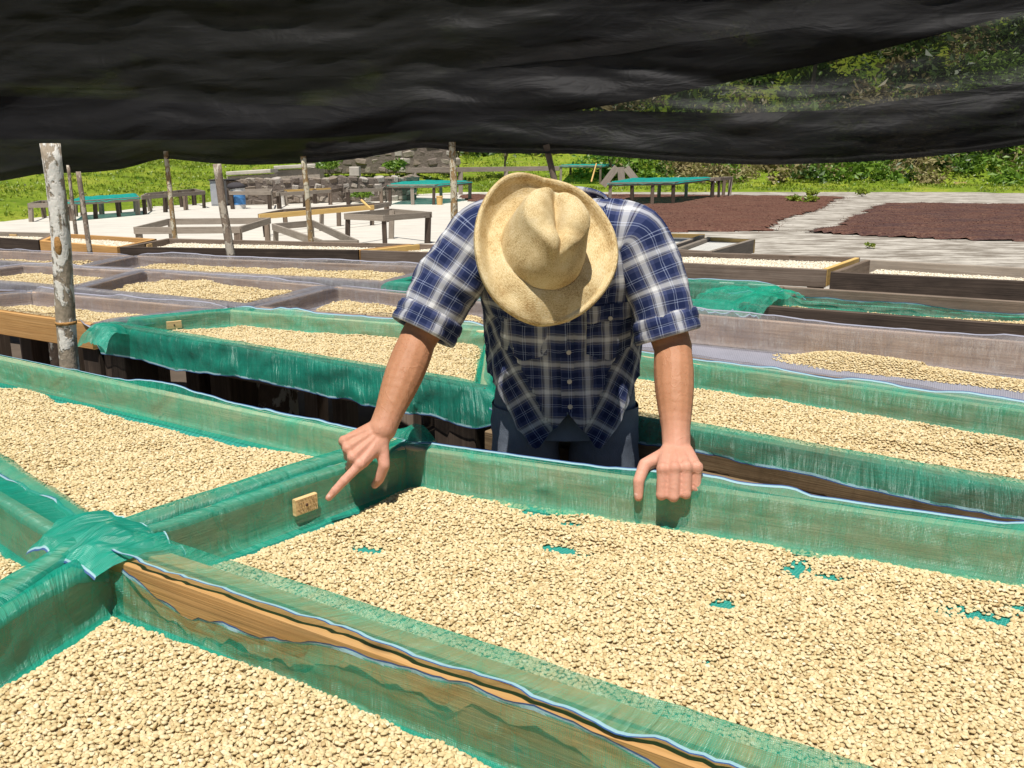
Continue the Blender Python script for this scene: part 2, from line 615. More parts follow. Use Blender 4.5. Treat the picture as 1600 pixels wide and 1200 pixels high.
# ------------------------------------------------------------------ coffee beans
def bean_source(name, mat, seed, n1=7, n2_=10):
    "one half-rounded coffee bean with a crease along its flat side"
    r = np.random.default_rng(seed)
    th = np.linspace(0, math.pi, n1)
    ph = np.linspace(0, 2 * math.pi, n2_, endpoint=False)
    ax, ay, az = .0046, .0036, .0028
    P = np.stack([np.outer(np.sin(th), np.cos(ph)) * ax, np.outer(np.sin(th), np.sin(ph)) * ay,
                  np.outer(np.cos(th), np.ones(n2_)) * az], -1)
    low = P[..., 2] < 0
    P[..., 2] = np.where(low, P[..., 2] * .38, P[..., 2])
    P[..., 0] *= 1 + .08 * r.normal(size=P[..., 0].shape[1])
    m = MB()
    m.grid(P, None, close_v=True)
    me = bpy.data.meshes.new(name)
    me.from_pydata(np.concatenate(m.v).tolist(), [], m.f)
    me.materials.append(mat)
    me.polygons.foreach_set('use_smooth', [True] * len(me.polygons))
    # the crease: push the middle of the flat side in, and turn half the beans flat side up later
    for v in me.vertices:
        if v.co.z < -1e-4:
            v.co.z += .0012 * math.exp(-(v.co.y / .0008) ** 2)
    me.update()
    return bpy.data.objects.new(name, me)          # never linked: only a source for the bean layers


BEAN_SRC = {k: bean_source('bean_shape', m, 5) for k, m in (('tan', BEAN), ('pale', BEAN_PALE))}
BEAN_BED = {'tan': BED, 'pale': BED_PALE}
_gn = {}


def bean_tree(kind):
    if kind in _gn: return _gn[kind]
    ng = bpy.data.node_groups.new('bean_layer', 'GeometryNodeTree')
    ng.interface.new_socket('Geometry', in_out='INPUT', socket_type='NodeSocketGeometry')
    ng.interface.new_socket('Geometry', in_out='OUTPUT', socket_type='NodeSocketGeometry')
    N, L = ng.nodes.new, ng.links.new
    gi, go = N('NodeGroupInput'), N('NodeGroupOutput')

    def attr(nm, t):
        a = N('GeometryNodeInputNamedAttribute'); a.data_type = t; a.inputs['Name'].default_value = nm
        return next(s for s in a.outputs if s.enabled and s.name == 'Attribute')
    oi = N('GeometryNodeObjectInfo'); oi.inputs['Object'].default_value = BEAN_SRC[kind]
    oi.inputs['As Instance'].default_value = True
    ip = N('GeometryNodeInstanceOnPoints')
    L(gi.outputs[0], ip.inputs['Points'])
    L(oi.outputs['Geometry'], ip.inputs['Instance'])
    L(attr('bean', 'BOOLEAN'), ip.inputs['Selection'])
    er = N('FunctionNodeEulerToRotation'); L(attr('rot', 'FLOAT_VECTOR'), er.inputs[0])
    L(er.outputs[0], ip.inputs['Rotation'])
    L(attr('scl', 'FLOAT'), ip.inputs['Scale'])
    jg = N('GeometryNodeJoinGeometry')
    L(ip.outputs[0], jg.inputs[0]); L(gi.outputs[0], jg.inputs[0])
    L(jg.outputs[0], go.inputs[0])
    _gn[kind] = ng
    return ng


N_BEANS = 0


def beans(T, label, kind='tan', depth=.024, margins=(.02, .02, .02, .02), holes=(), spacing=.0058, scl=1.0, seed=0, bumps=.006, keep=None, name='coffee_beans'):
    "a raked layer of beans on tray T; margins: near, right, far, left; holes: (x, y, rx, ry, angle)"
    global N_BEANS
    poly, zf = T['inner'], T['zf']
    lo, hi = poly.min(0), poly.max(0)

    def height(X, Y):
        h = np.full(X.shape, 1e9)
        for i in range(4):
            a, b_ = poly[i], poly[(i + 1) % 4]
            d = (b_ - a) / np.linalg.norm(b_ - a)
            nrm = np.array([-d[1], d[0]])
            s = (X - a[0]) * d[0] + (Y - a[1]) * d[1]
            dist = (X - a[0]) * nrm[0] + (Y - a[1]) * nrm[1]
            mg = margins[i] * (1 + .9 * fbm(s * 3.2, s * 0 + i, seed + i)) + .010 * fbm(s * 14, s * 0 + 5, seed + i)
            h = np.minimum(h, dist - mg)
        e = np.clip(h / .035, -1, 1)
        H = depth * np.where(e > 0, np.sqrt(np.clip(e, 0, 1)), e)
        H = H + np.where(e > .2, bumps * 1.5 * fbm(X * 5, Y * 5, seed + 11) + bumps * .7 * fbm(X * 22, Y * 22, seed + 5, 2), 0)
        for (hx, hy, rx, ry, an) in holes:
            c, s = math.cos(an), math.sin(an)
            u = ((X - hx) * c + (Y - hy) * s) / (rx * 1.55)
            v = (-(X - hx) * s + (Y - hy) * c) / (ry * 1.6)
            rr = np.sqrt(u * u + v * v) + .55 * fbm(X * 34, Y * 34, seed + 3, 2)
            H = np.where(rr < 1.0, np.minimum(H, np.where(rr > .45, -.0025, -.012)), np.where(rr < 3.0, np.minimum(H, .001 + (rr - 1.0) / 2.0 * depth), H))
        if keep is not None:
            H = np.minimum(H, keep(X, Y))
        return H
    # coarse bed of the beans lying below
    st = .012 if spacing < .0078 else .025
    nx, ny = max(4, int((hi[0] - lo[0]) / st)), max(4, int((hi[1] - lo[1]) / st))
    xs, ys = np.linspace(lo[0], hi[0], nx), np.linspace(lo[1], hi[1], ny)
    X, Y = np.meshgrid(xs, ys, indexing='ij')
    H = height(X, Y)
    V = np.stack([X, Y, zf + np.maximum(H - .0042 * scl, -.0025)], -1).reshape(-1, 3)
    ok = H > .0045
    fs = []
    idx = np.arange(nx * ny).reshape(nx, ny)
    q = ok[:-1, :-1] | ok[1:, :-1] | ok[1:, 1:] | ok[:-1, 1:]
    I, J = np.nonzero(q)
    fs = [(int(idx[i, j]), int(idx[i + 1, j]), int(idx[i + 1, j + 1]), int(idx[i, j + 1])) for i, j in zip(I, J)]
    # the beans that show
    r = np.random.default_rng(100 + seed)
    px, py = np.arange(lo[0], hi[0], spacing), np.arange(lo[1], hi[1], spacing)
    BX, BY = np.meshgrid(px, py, indexing='ij')
    BX = (BX + r.uniform(-.62, .62, BX.shape) * spacing).ravel()
    BY = (BY + r.uniform(-.62, .62, BY.shape) * spacing).ravel()
    BH = height(BX, BY)
    stray = (r.random(BX.shape) < .35) & (BH > -.0035) & (BH <= 0)
    good = (BH > 0) | stray
    BX, BY, BH = BX[good], BY[good], np.maximum(BH[good], 0)
    BZ = zf + .0022 * scl + np.where(BH > .006, BH - .004 + r.uniform(-.0022, .0022, BH.shape) * scl, BH * r.random(BH.shape))
    B = np.stack([BX, BY, BZ], -1)
    vis = in_view(B)
    B = B[vis]
    n = len(B)
    N_BEANS += n
    tilt = .30
    rot = np.stack([r.normal(0, tilt, n) + np.where(r.random(n) < .42, math.pi, 0), r.normal(0, tilt, n), r.uniform(0, 2 * math.pi, n)], -1)
    sc = scl * r.uniform(.82, 1.16, n)
    allv = np.concatenate([V, B])
    me = bpy.data.meshes.new(name)
    org = np.array([*poly.mean(0), zf])
    me.from_pydata((allv - org).tolist(), [], fs)
    me.materials.append(BEAN_BED[kind])
    me.polygons.foreach_set('use_smooth', [True] * len(me.polygons))
    nb = len(V)
    a = me.attributes.new('bean', 'BOOLEAN', 'POINT'); a.data.foreach_set('value', [False] * nb + [True] * n)
    a = me.attributes.new('rot', 'FLOAT_VECTOR', 'POINT'); a.data.foreach_set('vector', np.concatenate([np.zeros((nb, 3)), rot]).ravel())
    a = me.attributes.new('scl', 'FLOAT', 'POINT'); a.data.foreach_set('value', np.concatenate([np.ones(nb), sc]))
    o = bpy.data.objects.new(name, me)
    o.location = org
    md = o.modifiers.new('beans', 'NODES'); md.node_group = bean_tree(kind)
    link(o)
    tag(o, label, 'coffee beans', 'coffee beans drying on the trays', 'stuff')
    return o


# ------------------------------------------------------------------ drying tables (raised trays)
def offset_poly(poly, o):
    "outward offset of a CCW polygon by o"
    n = len(poly)
    out = []
    for i in range(n):
        p0, p1, p2 = poly[i - 1], poly[i], poly[(i + 1) % n]
        d1 = (p1 - p0) / np.linalg.norm(p1 - p0); d2 = (p2 - p1) / np.linalg.norm(p2 - p1)
        n1, n2_ = np.array([d1[1], -d1[0]]), np.array([d2[1], -d2[0]])
        den = 1 + n1.dot(n2_)
        out.append(p1 + o * (n1 + n2_) / den)
    return np.array(out)


def resample(pts, n):
    pts = np.asarray(pts, float)
    L = np.concatenate([[0], np.cumsum(np.linalg.norm(np.diff(pts, axis=0), axis=1))])
    t = np.linspace(0, L[-1], n)
    return np.stack([np.interp(t, L, pts[:, k]) for k in range(pts.shape[1])], -1)


def tray(label, corners, z=.95, woods=None, rail_h=.125, th=.03, drop=.108, net=None, floor=None, modes=None,
         hem=True, legs='auto', leg_w=.09, leg_mat=None, group='drying tables in rows', seed=0, wave=1.0, fine=.03, net2=None, ground=0.0, beam=False, leg_n=None):
    "corners: near-left, near-right, far-right, far-left of the top outer edge, (x, y)"
    C = np.array([np.asarray(c, float)[:2] for c in corners])
    if woods is None: woods = [WOOD_OLD] * 4
    inner = offset_poly(C, -th)
    zf = z - drop
    cen = C.mean(0)
    root = empty('drying_table', (cen[0], cen[1], ground), label, 'drying table', group)
    # rails: near and far run through, the ends sit between them
    I = offset_poly(C, -th / 2)
    for i in range(4):
        a, b_ = I[i], I[(i + 1) % 4]
        d = (b_ - a) / np.linalg.norm(b_ - a)
        if i % 2 == 0: a, b_ = a - d * (th / 2), b_ + d * (th / 2)
        else: a, b_ = a + d * (th / 2 + .001), b_ - d * (th / 2 + .001)
        m = MB()
        dz = (random.random() - .5) * .004
        zc = z - rail_h / 2 + dz
        m.board((*a, zc), (*b_, zc + (random.random() - .5) * .003), th, rail_h)
        m.build('rail', woods[i], root)
    if beam:
        o2 = offset_poly(C, .030)
        for dz, hh, mt in ((.130, .055, WOOD_BEAM), (.192, .06, WOOD_DARK)):
            m = MB(); m.board((*o2[0], z - dz), (*o2[1], z - dz - .004), .05 if dz < .15 else .07, hh); m.build('beam', mt, root)
    # legs
    if legs:
        L = offset_poly(C, -.07 if legs == 'auto' else -.05)
        spots = []
        nb = leg_n or max(2, int(round(np.linalg.norm(C[1] - C[0]) / 1.1)) + 1)
        for k in range(nb):
            t = k / (nb - 1)
            spots.append(L[0] * (1 - t) + L[1] * t); spots.append(L[3] * (1 - t) + L[2] * t)
        for sx in spots:
            m = MB()
            w = leg_w * random.uniform(.85, 1.2)
            jit = np.array([random.uniform(-.012, .012), random.uniform(-.012, .012)])
            m.board((*(sx + jit), ground), (*sx, z - rail_h + .0 if legs == 'auto' else z - .02), w, w * random.uniform(.8, 1.1), up=(C[1] - C[0]).tolist() + [0])
            m.build('leg', leg_mat or WOOD_OLD, root)
    T = dict(root=root, C=C, inner=inner, z=z, zf=zf, th=th)
    # floor of mesh
    if floor:
        nu, nv = 14, 8
        F0 = offset_poly(inner, -.004)
        P = np.zeros((nu, nv, 3)); UV = np.zeros((nu, nv, 2))
        la, lb = np.linalg.norm(C[1] - C[0]), np.linalg.norm(C[3] - C[0])
        for i in range(nu):
            for j in range(nv):
                a, b_ = i / (nu - 1), j / (nv - 1)
                p = (F0[0] * (1 - a) + F0[1] * a) * (1 - b_) + (F0[3] * (1 - a) + F0[2] * a) * b_
                P[i, j] = (*p, zf + .0015 * fbm(a * 5, b_ * 4, seed))
                UV[i, j] = (a * la, b_ * lb)
        m = MB(); m.grid(P, UV)
        m.build('tray_mesh', floor, root, smooth=True)
    if net:
        modes = modes or [('top', .03)] * 4
        base = [(-.035, -drop + .005), (-.008, -drop + .012), (-.007, -drop * .5), (-.006, -.02)]

        def prof(md, h):
            if md == 'over':
                q = base + [(-.005, .004), (th * .4, .010), (th + .006, .003), (th + .013, -h * .3), (th + .016, -h * .65), (th + .018, -h)]
            elif md == 'lip':
                q = base + [(-.005, .006), (-.001, .006 + h), (th * .25, .005 + h * .75), (th * .7, .006), (th * 1.1, .005), (th + .030, .004)]
            elif md == 'in':
                q = [(-.035, -drop + .005), (-.012, -drop + .014), (-.012, -drop * .6), (-.011, -h - .02), (-.014, -h)]
            else:
                q = base + [(-.005, -.002), (.002, .005), (th * .35, .007 + h * .3), (th * .5, .007 + h * .65), (th * .55, .007 + h)]
            return resample(q, 17)
        NP = 17
        PR = [prof(*md[:2]) for md in modes]
        rows, us = [], []
        S = 0.0
        for i in range(4):
            Ls = np.linalg.norm(inner[(i + 1) % 4] - inner[i])
            ns = max(6, int(Ls / fine))
            for k in range(ns):
                t = k / ns
                s_loc = t * Ls
                pr = PR[i]
                if len(modes[i]) > 2 and modes[i][2] != 'single': pr = prof(modes[i][0], float(np.interp(s_loc, *zip(*modes[i][2]))))
                bl = .07
                if s_loc < bl: w = .5 + .5 * s_loc / bl; pr = PR[i] * w + PR[i - 1] * (1 - w)
                elif Ls - s_loc < bl: w = .5 + .5 * (Ls - s_loc) / bl; pr = PR[i] * w + PR[(i + 1) % 4] * (1 - w)
                s = S + s_loc
                rows.append((i, t, s, pr))
            S += Ls
        rows.append(rows[0][:2] + (S,) + rows[0][3:])
        P = np.zeros((len(rows), NP, 3)); UV = np.zeros((len(rows), NP, 2))
        tt = np.linspace(0, 1, NP)
        for r_, (i, t, s, pr) in enumerate(rows):
            ss = s if r_ < len(rows) - 1 else 0.0
            wo = (.010 * fbm(ss * 5.5 + tt * 1.6, tt * 2.2 + seed, seed) + .012 * np.maximum(0, fbm(ss * 14 + tt * 2.5, tt * 1.4 + 3, seed + 2) - .05) + .006 * np.maximum(0, fbm(ss * 30 - tt * 4, tt * 2 + 9, seed + 3))) * wave
            inn = pr[:, 0] < 0
            wo = wo * np.where(tt < .08, .2, 1)
            wo = np.where(inn, -np.abs(wo) * .8, np.abs(wo) * 1.3 * np.clip((pr[:, 0] - .012) / .015, 0, 1))
            wz = (.020 * fbm(ss * 3.1, 1.7 + 0 * tt, seed + 5) + .008 * fbm(ss * 11, 4.1 + 0 * tt, seed + 6)) * np.clip((tt - .45) / .55, 0, 1) ** 1.4 * wave
            if modes[i][0] in ('top', 'lip'): wz = np.maximum(wz, -.003)
            for j in range(NP):
                q = offset_poly(inner, pr[j, 0] + wo[j])
                p = q[i] * (1 - t) + q[(i + 1) % 4] * t
                P[r_, j] = (*p, z + pr[j, 1] + wz[j])
        dl = np.concatenate([np.zeros((len(rows), 1)), np.cumsum(np.linalg.norm(np.diff(P, axis=1), axis=2), axis=1)], 1)
        for r_, row in enumerate(rows):
            UV[r_, :, 0] = row[2]; UV[r_, :, 1] = dl[r_]
        m = MB(); m.grid(P, UV)
        # where the netting hangs over outside it is folded double
        dbl = {NET_GREEN: NET_GREEN2, NET_GREY: NET_GREY2}[net]
        m.mi = [1 if (modes[rows[k // 16][0]][0] in ('over', 'lip') and modes[rows[k // 16][0]][-1] != 'single' and k % 16 >= 9) else 0 for k in range(len(m.f))]
        liner = m.build('net_liner', [net, dbl], root, smooth=True)
        T['liner'] = liner
        T['edge'] = [P[[k for k in range(len(rows) - 1) if rows[k][0] == sd_], -1] for sd_ in range(4)]
        if hem:
            E_, Tn = P[:, -1], P[:, -1] - P[:, -3]
            Tn = Tn / np.linalg.norm(Tn, axis=1)[:, None]
            m = MB()
            h0, h1, h2 = E_ - Tn * .004, E_ + Tn * .0015, E_ + Tn * .0040
            out = np.array([[0, 0, .0012]])
            m.grid(np.stack([h0 + out, h1 + out], 1), None, mi=0)
            m.grid(np.stack([h1 + out, h2 + out], 1), None, mi=1)
            m.build('hem', [HEM_GREY if net is NET_GREY else HEM_PALE, HEM_GREY if net is NET_GREY else HEM_BLUE], liner, smooth=True)
    return T


def Q(*p, z=.95):
    return [at(u, v, z)[:2] for (u, v) in p]


def ext(a, b, k):
    "extend a->b beyond b so that its length becomes k times"
    a, b = np.asarray(a), np.asarray(b)
    return a + (b - a) * k


GT = [WOOD_TAN] * 4
MIX = [WOOD_OLD, WOOD_TAN, WOOD_TAN, WOOD_TAN]
TR = {}

# row 2: A (the table the man leans on) and C to its left
nl, fl, fr, nr = Q((160, 843), (632, 690), (1600, 825), (1185, 1192))
nr = ext(nl, nr, 1.75); fr = ext(fl, fr, 1.55)
TR['A'] = tray('green netted drying table the man leans over, full of pale beans', (nl, nr, fr, fl), woods=[WOOD_NEW, WOOD_TAN, WOOD_TAN, WOOD_TAN], net=NET_GREEN, floor=FLOOR_GREEN,
               modes=[('lip', .014, 'single'), ('over', .03), ('top', .004), ('over', .02)], seed=1, drop=.100, fine=.014, wave=1.4)
nr, fr, fl, nl = Q((152, 838), (622, 686), (0, 556), (0, 736))
fl = ext(fr, fl, 1.35); nl = ext(nr, nl, 1.5)
TR['C'] = tray('green netted drying table left of the pointing hand, behind the crossing of nets', (nl, nr, fr, fl), woods=GT, net=NET_GREEN, floor=FLOOR_GREEN,
               modes=[('over', .05), ('over', .02), ('top', .004), ('over', .03)], seed=2, fine=.016, drop=.080)
# row 1
fl, fr, n0 = Q((170, 852), (1169, 1195), (0, 948))
d = (n0 - fl) / np.linalg.norm(n0 - fl)
fr = ext(fl, fr, 1.5)
nl = fl + d * .72; nr = fr + d * .75
# how far the far hem droops below the board, measured from the far right end
LB = float(np.linalg.norm(fr - fl))
BHEM = sorted([(LB - float(np.linalg.norm(at(u, v, .95)[:2] - fl)), h) for (u, v, h) in [(190, 858, .004), (260, 880, .026), (330, 905, .034), (430, 945, .024), (600, 1000, .012), (740, 1048, -.006), (880, 1098, -.016), (960, 1124, -.008), (1060, 1156, .014), (1180, 1198, .018)]])
TR['B'] = tray('green netted drying table at the bottom of the picture, hem drooping inside its far board', (nl, nr, fr, fl), woods=[WOOD_NEW, WOOD_TAN, WOOD_NEW, WOOD_TAN], net=NET_GREEN, floor=FLOOR_GREEN,
               modes=[('over', .04), ('over', .03), ('in', .030, BHEM), ('over', .02)], seed=3, drop=.098, fine=.014, wave=1.4)
fr2, n1_, f1_ = Q((138, 846), (0, 932), (0, 764))
d2 = (n1_ - fr2) / np.linalg.norm(n1_ - fr2)
fl2 = ext(fr2, f1_, 3.2)
TR['D'] = tray('green netted drying table cut off by the left edge, nearest on that side', (fl2 + d2 * .7, fr2 + d2 * .7, fr2, fl2), woods=GT, net=NET_GREEN, floor=FLOOR_GREEN,
               modes=[('over', .04), ('over', .03), ('lip', .008), ('over', .03)], seed=4, fine=.02, drop=.09)
# row 3
q = Q((150, 503), (765, 606), (775, 516), (362, 483))
TR['E'] = tray('green netted drying table behind the pointing arm, its net hanging over the near side', q, woods=[WOOD_DARK, WOOD_TAN, WOOD_TAN, WOOD_TAN], net=NET_GREEN, floor=FLOOR_GREEN,
               modes=[('over', .115), ('over', .05), ('top', .010), ('over', .02)], leg_n=2, seed=5, leg_w=.13, leg_mat=WOOD_DARK, wave=1.5, fine=.016, drop=.074)
nl, nr, fr, fl = Q((782, 614), (1600, 762), (1600, 640), (787, 523))
TR['F'] = tray('long green netted drying table just behind the planted arm', (nl, ext(nl, nr, 1.25), ext(fl, fr, 1.25), fl), woods=[WOOD_BEAM, WOOD_TAN, WOOD_TAN, WOOD_TAN], net=NET_GREEN, floor=FLOOR_GREEN,
               modes=[('over', .056, 'single'), ('over', .03), ('top', .008), ('over', .03)], seed=6, leg_mat=WOOD_DARK, beam=True, fine=.016, drop=.082)
q = Q((-110, 470), (140, 506), (353, 482), (54, 455))
TR['G'] = tray('grey netted drying table with an orange front board behind the pale pole', q, woods=[WOOD_NEW, WOOD_BROWN, WOOD_BROWN, WOOD_BROWN], net=NET_GREY, floor=FLOOR_GREY,
               modes=[('top', .006), ('over', .03), ('top', .006), ('over', .03)], drop=.068, rail_h=.105, leg_n=2, seed=7, leg_mat=WOOD_DARK)
# row 4
TR['K'] = tray('small grey netted table between the left edge and the pale pole', Q((-120, 432), (112, 450), (222, 423), (37, 414)), woods=[WOOD_BROWN] * 4, net=NET_GREY, floor=FLOOR_GREY, drop=.068, rail_h=.105, seed=8,
               modes=[('over', .04), ('over', .02), ('top', .004), ('top', .004)])
TR['L'] = tray('grey netted table with a heaped bean layer, right of the pale pole', Q((118, 451), (385, 478), (515, 446), (226, 422)), woods=[WOOD_BROWN] * 4, net=NET_GREY, floor=FLOOR_GREY, drop=.068, rail_h=.105, seed=9,
               modes=[('over', .03), ('over', .02), ('top', .004), ('over', .02)])
TR['H'] = tray('brownish grey netted table directly behind the pointing arm\'s sleeve', Q((393, 480), (775, 510), (790, 474), (525, 447)), woods=[WOOD_BROWN] * 4, net=NET_GREY, floor=FLOOR_GREY, drop=.068, rail_h=.105, seed=10,
               modes=[('top', .004), ('over', .02), ('top', .004), ('over', .02)])
nl, nr, fr, fl = Q((785, 518), (1600, 633), (1600, 533), (800, 466))
TR['I'] = tray('grey netted table with one loose heap of beans, right of the man', (nl, ext(nl, nr, 1.25), ext(fl, fr, 1.25), fl), woods=[WOOD_BROWN] * 4, net=NET_GREY, floor=FLOOR_GREY, seed=11,
               modes=[('top', .002), ('over', .02), ('top', .004), ('over', .02)], drop=.125)
# row 5
TR['M'] = tray('farthest grey netted table at the left edge', Q((-180, 397), (126, 417), (208, 399), (-90, 388)), woods=[WOOD_BROWN] * 4, net=NET_GREY, floor=FLOOR_GREY, drop=.068, rail_h=.105, seed=12,
               modes=[('over', .07), ('over', .02), ('top', .004), ('over', .02)], fine=.045)
TR['N'] = tray('long grey netted table running behind the thin pole towards the man', Q((128, 417), (600, 441), (700, 417), (212, 399)), woods=[WOOD_BROWN] * 4, net=NET_GREY, floor=FLOOR_GREY, drop=.068, rail_h=.105, seed=13,
               modes=[('over', .07), ('over', .02), ('top', .012), ('over', .02)], fine=.045)
TR['O'] = tray('green netted table mostly hidden behind the man\'s shoulders', Q((606, 441), (1150, 475), (1215, 446), (705, 418)), woods=[WOOD_OLD] * 4, net=NET_GREEN, floor=FLOOR_GREEN, seed=14,
               modes=[('over', .09), ('over', .03), ('top', .006), ('over', .04)], fine=.045)
nl, nr, fr, fl = Q((1154, 475), (1600, 509), (1600, 470), (1219, 446))
TR['J'] = tray('green netted table with a bare dark front board at the right edge', (nl, ext(nl, nr, 1.3), ext(fl, fr, 1.3), fl), woods=[WOOD_DARK, WOOD_OLD, WOOD_OLD, WOOD_OLD], net=NET_GREEN, floor=FLOOR_GREEN, seed=15,
               modes=[('in', .03), ('over', .03), ('in', .05), ('over', .06)], fine=.04)
# row 6: bare frames
OL = [WOOD_OLD] * 4
bare = dict(net=None, floor=FLOOR_PALE, drop=.06, rail_h=.105)
TR['P'] = tray('bare grey framed table farthest left in the far row', Q((-100, 366), (62, 376), (86, 364), (-60, 361)), woods=[WOOD_DARK, WOOD_OLD, WOOD_GREY, WOOD_OLD], seed=16, **bare)
TR['Q'] = tray('bare table framed in orange new boards behind the pale pole', Q((63, 376), (184, 386), (244, 373), (90, 364)), woods=[WOOD_NEW] * 4, seed=17, **bare)
TR['R'] = tray('bare brown framed table with an orange right end, behind the thin grey pole', Q((187, 386), (558, 391), (648, 381), (262, 372)), woods=[WOOD_DARK, WOOD_NEW, WOOD_OLD, WOOD_OLD], seed=18, **bare)
TR['S'] = tray('bare brown framed table with an orange left end, partly behind the man', Q((562, 391), (840, 400), (900, 388), (655, 381)), woods=[WOOD_OLD, WOOD_OLD, WOOD_OLD, WOOD_YELLOW], seed=19, **bare)
TR['T'] = tray('bare framed table with pale beans and a yellow end board, right of the man', Q((845, 400), (1291, 421), (1345, 402), (905, 388)), woods=[WOOD_OLD, WOOD_YELLOW, WOOD_OLD, WOOD_OLD], seed=20, **bare)
nl, nr, fr, fl = Q((1297, 425), (1600, 440), (1600, 418), (1354, 405))
bare['drop'] = .085
TR['U'] = tray('bare dark framed table at the right edge beyond the green net', (nl, ext(nl, nr, 1.4), ext(fl, fr, 1.4), fl), woods=[WOOD_DARK, WOOD_OLD, WOOD_GREY, WOOD_OLD], seed=21, **bare)
bare['drop'] = .03
TR['V'] = tray('small frame with a yellow far board close to the man\'s shoulder', Q((955, 386), (1036, 389), (1102, 366), (1008, 364)), woods=[WOOD_OLD, WOOD_GREY, WOOD_YELLOW, WOOD_GREY], seed=22, **bare)
TR['W'] = tray('small frame with a yellow far board, nearest the dark cherry bed', Q((1050, 390), (1112, 393), (1180, 374), (1106, 370)), woods=[WOOD_OLD, WOOD_GREY, WOOD_YELLOW, WOOD_GREY], seed=23, **bare)


def hole(u, v, rx, ry, an=0.0, z=.852):
    p = at(u, v, z)
    return (p[0], p[1], rx, ry, an)


RA = -.42
beans(TR['A'], 'pale beans spread on the table the man leans over', margins=(.001, .02, .010, .032), depth=.017, seed=1, bumps=.004,
      holes=[hole(835, 800, .028, .014, RA), hole(885, 862, .036, .012, RA), hole(572, 860, .024, .011, RA), hole(1250, 885, .014, .042, -.5), hole(1300, 903, .02, .012, RA),
             hole(1525, 962, .036, .016, RA), hole(1130, 945, .014, .010, 0), hole(1595, 952, .014, .01, 0), hole(1105, 1037, .008, .007, 0), hole(885, 820, .02, .009, RA), hole(525, 793, .03, .018, .5)])
beans(TR['B'], 'pale beans in the tray at the bottom of the picture', margins=(.02, .02, .022, .035), depth=.036, seed=2, holes=[hole(40, 1025, .016, .01, RA)])
beans(TR['C'], 'pale beans on the table left of the pointing hand', margins=(.01, .012, .055, .03), depth=.026, seed=3, holes=[hole(150, 628, .03, .008, RA), hole(5, 625, .02, .01, RA)])
beans(TR['D'], 'pale beans in the small corner tray at the left edge', margins=(.02, .03, .03, .02), depth=.03, seed=4)
beans(TR['E'], 'pale beans on the table behind the pointing arm', margins=(.01, .02, .03, .10), depth=.03, seed=5, spacing=.0063, holes=[hole(484, 523, .02, .01, RA), hole(570, 540, .02, .01, RA)])
beans(TR['F'], 'pale beans on the long table behind the planted arm', margins=(.02, .02, .045, .02), depth=.026, seed=6, spacing=.0062,
      holes=[hole(1440, 655, .03, .016, RA), hole(1105, 622, .04, .012, RA), hole(1540, 725, .03, .010, RA), hole(1430, 727, .05, .012, RA)])
beans(TR['G'], 'pale beans on the table with the orange front board', margins=(.02, .06, .07, .10), depth=.03, seed=7, spacing=.0078, scl=1.1)
beans(TR['K'], 'beans on the small table between left edge and pale pole', margins=(.06, .10, .06, .06), depth=.035, seed=8, spacing=.0088, scl=1.2)
beans(TR['L'], 'heaped beans on the table right of the pale pole', margins=(.05, .10, .06, .13), depth=.05, seed=9, spacing=.0088, scl=1.2, bumps=.010)
beans(TR['H'], 'beans on the brownish grey table behind the sleeve', margins=(.05, .05, .10, .14), depth=.035, seed=10, spacing=.0082, scl=1.15)
pI = at(1330, 565, .84)


def heap(X, Y):
    d = np.array([.83, -.56])
    s = (X - pI[0]) * d[0] + (Y - pI[1]) * d[1]
    t = -(X - pI[0]) * d[1] + (Y - pI[1]) * d[0]
    w = np.where(s < 0, .12, .10)
    r = np.sqrt((np.where(s < 0, s / .24, s / .9)) ** 2 + (t / w) ** 2) + .18 * fbm(X * 9, Y * 9, 44)
    return np.where(r < 1, .045 * (1 - r * r) * np.where(s > .25, .6, 1) + .003, -.02 * (r - 1))


beans(TR['I'], 'loose heap of beans on the grey netting right of the man', margins=(.01, .02, .02, .02), depth=.05, seed=11, spacing=.0063, scl=1.0, keep=heap)
beans(TR['M'], 'thin strip of beans on the farthest grey table', margins=(.08, .3, .10, .2), depth=.035, seed=12, spacing=.012, scl=1.35)
beans(TR['N'], 'beans along the long grey table behind the thin pole', margins=(.10, .10, .09, .12), depth=.04, seed=13, spacing=.011, scl=1.25)
beans(TR['O'], 'beans on the green table behind the man\'s shoulders', margins=(.06, .3, .08, .1), depth=.03, seed=14, spacing=.011, scl=1.25)
beans(TR['J'], 'beans under the green netting at the right edge', margins=(.02, .03, .12, .03), depth=.035, seed=15, spacing=.0105, scl=1.2)
for k, lab in (('P', 'pale beans in the bare frame farthest left'), ('Q', 'pale beans inside the orange boards'), ('R', 'pale beans in the frame behind the thin grey pole'),
               ('S', 'pale beans in the frame partly hidden by the man'), ('T', 'pale beans in the frame with the yellow end board'), ('U', 'pale beans in the dark frame at the right edge')):
    beans(TR[k], lab, 'pale', margins=(.02, .02, .02, .05), depth=.032, seed=30 + ord(k), spacing=.0115, scl=1.2, bumps=.003)

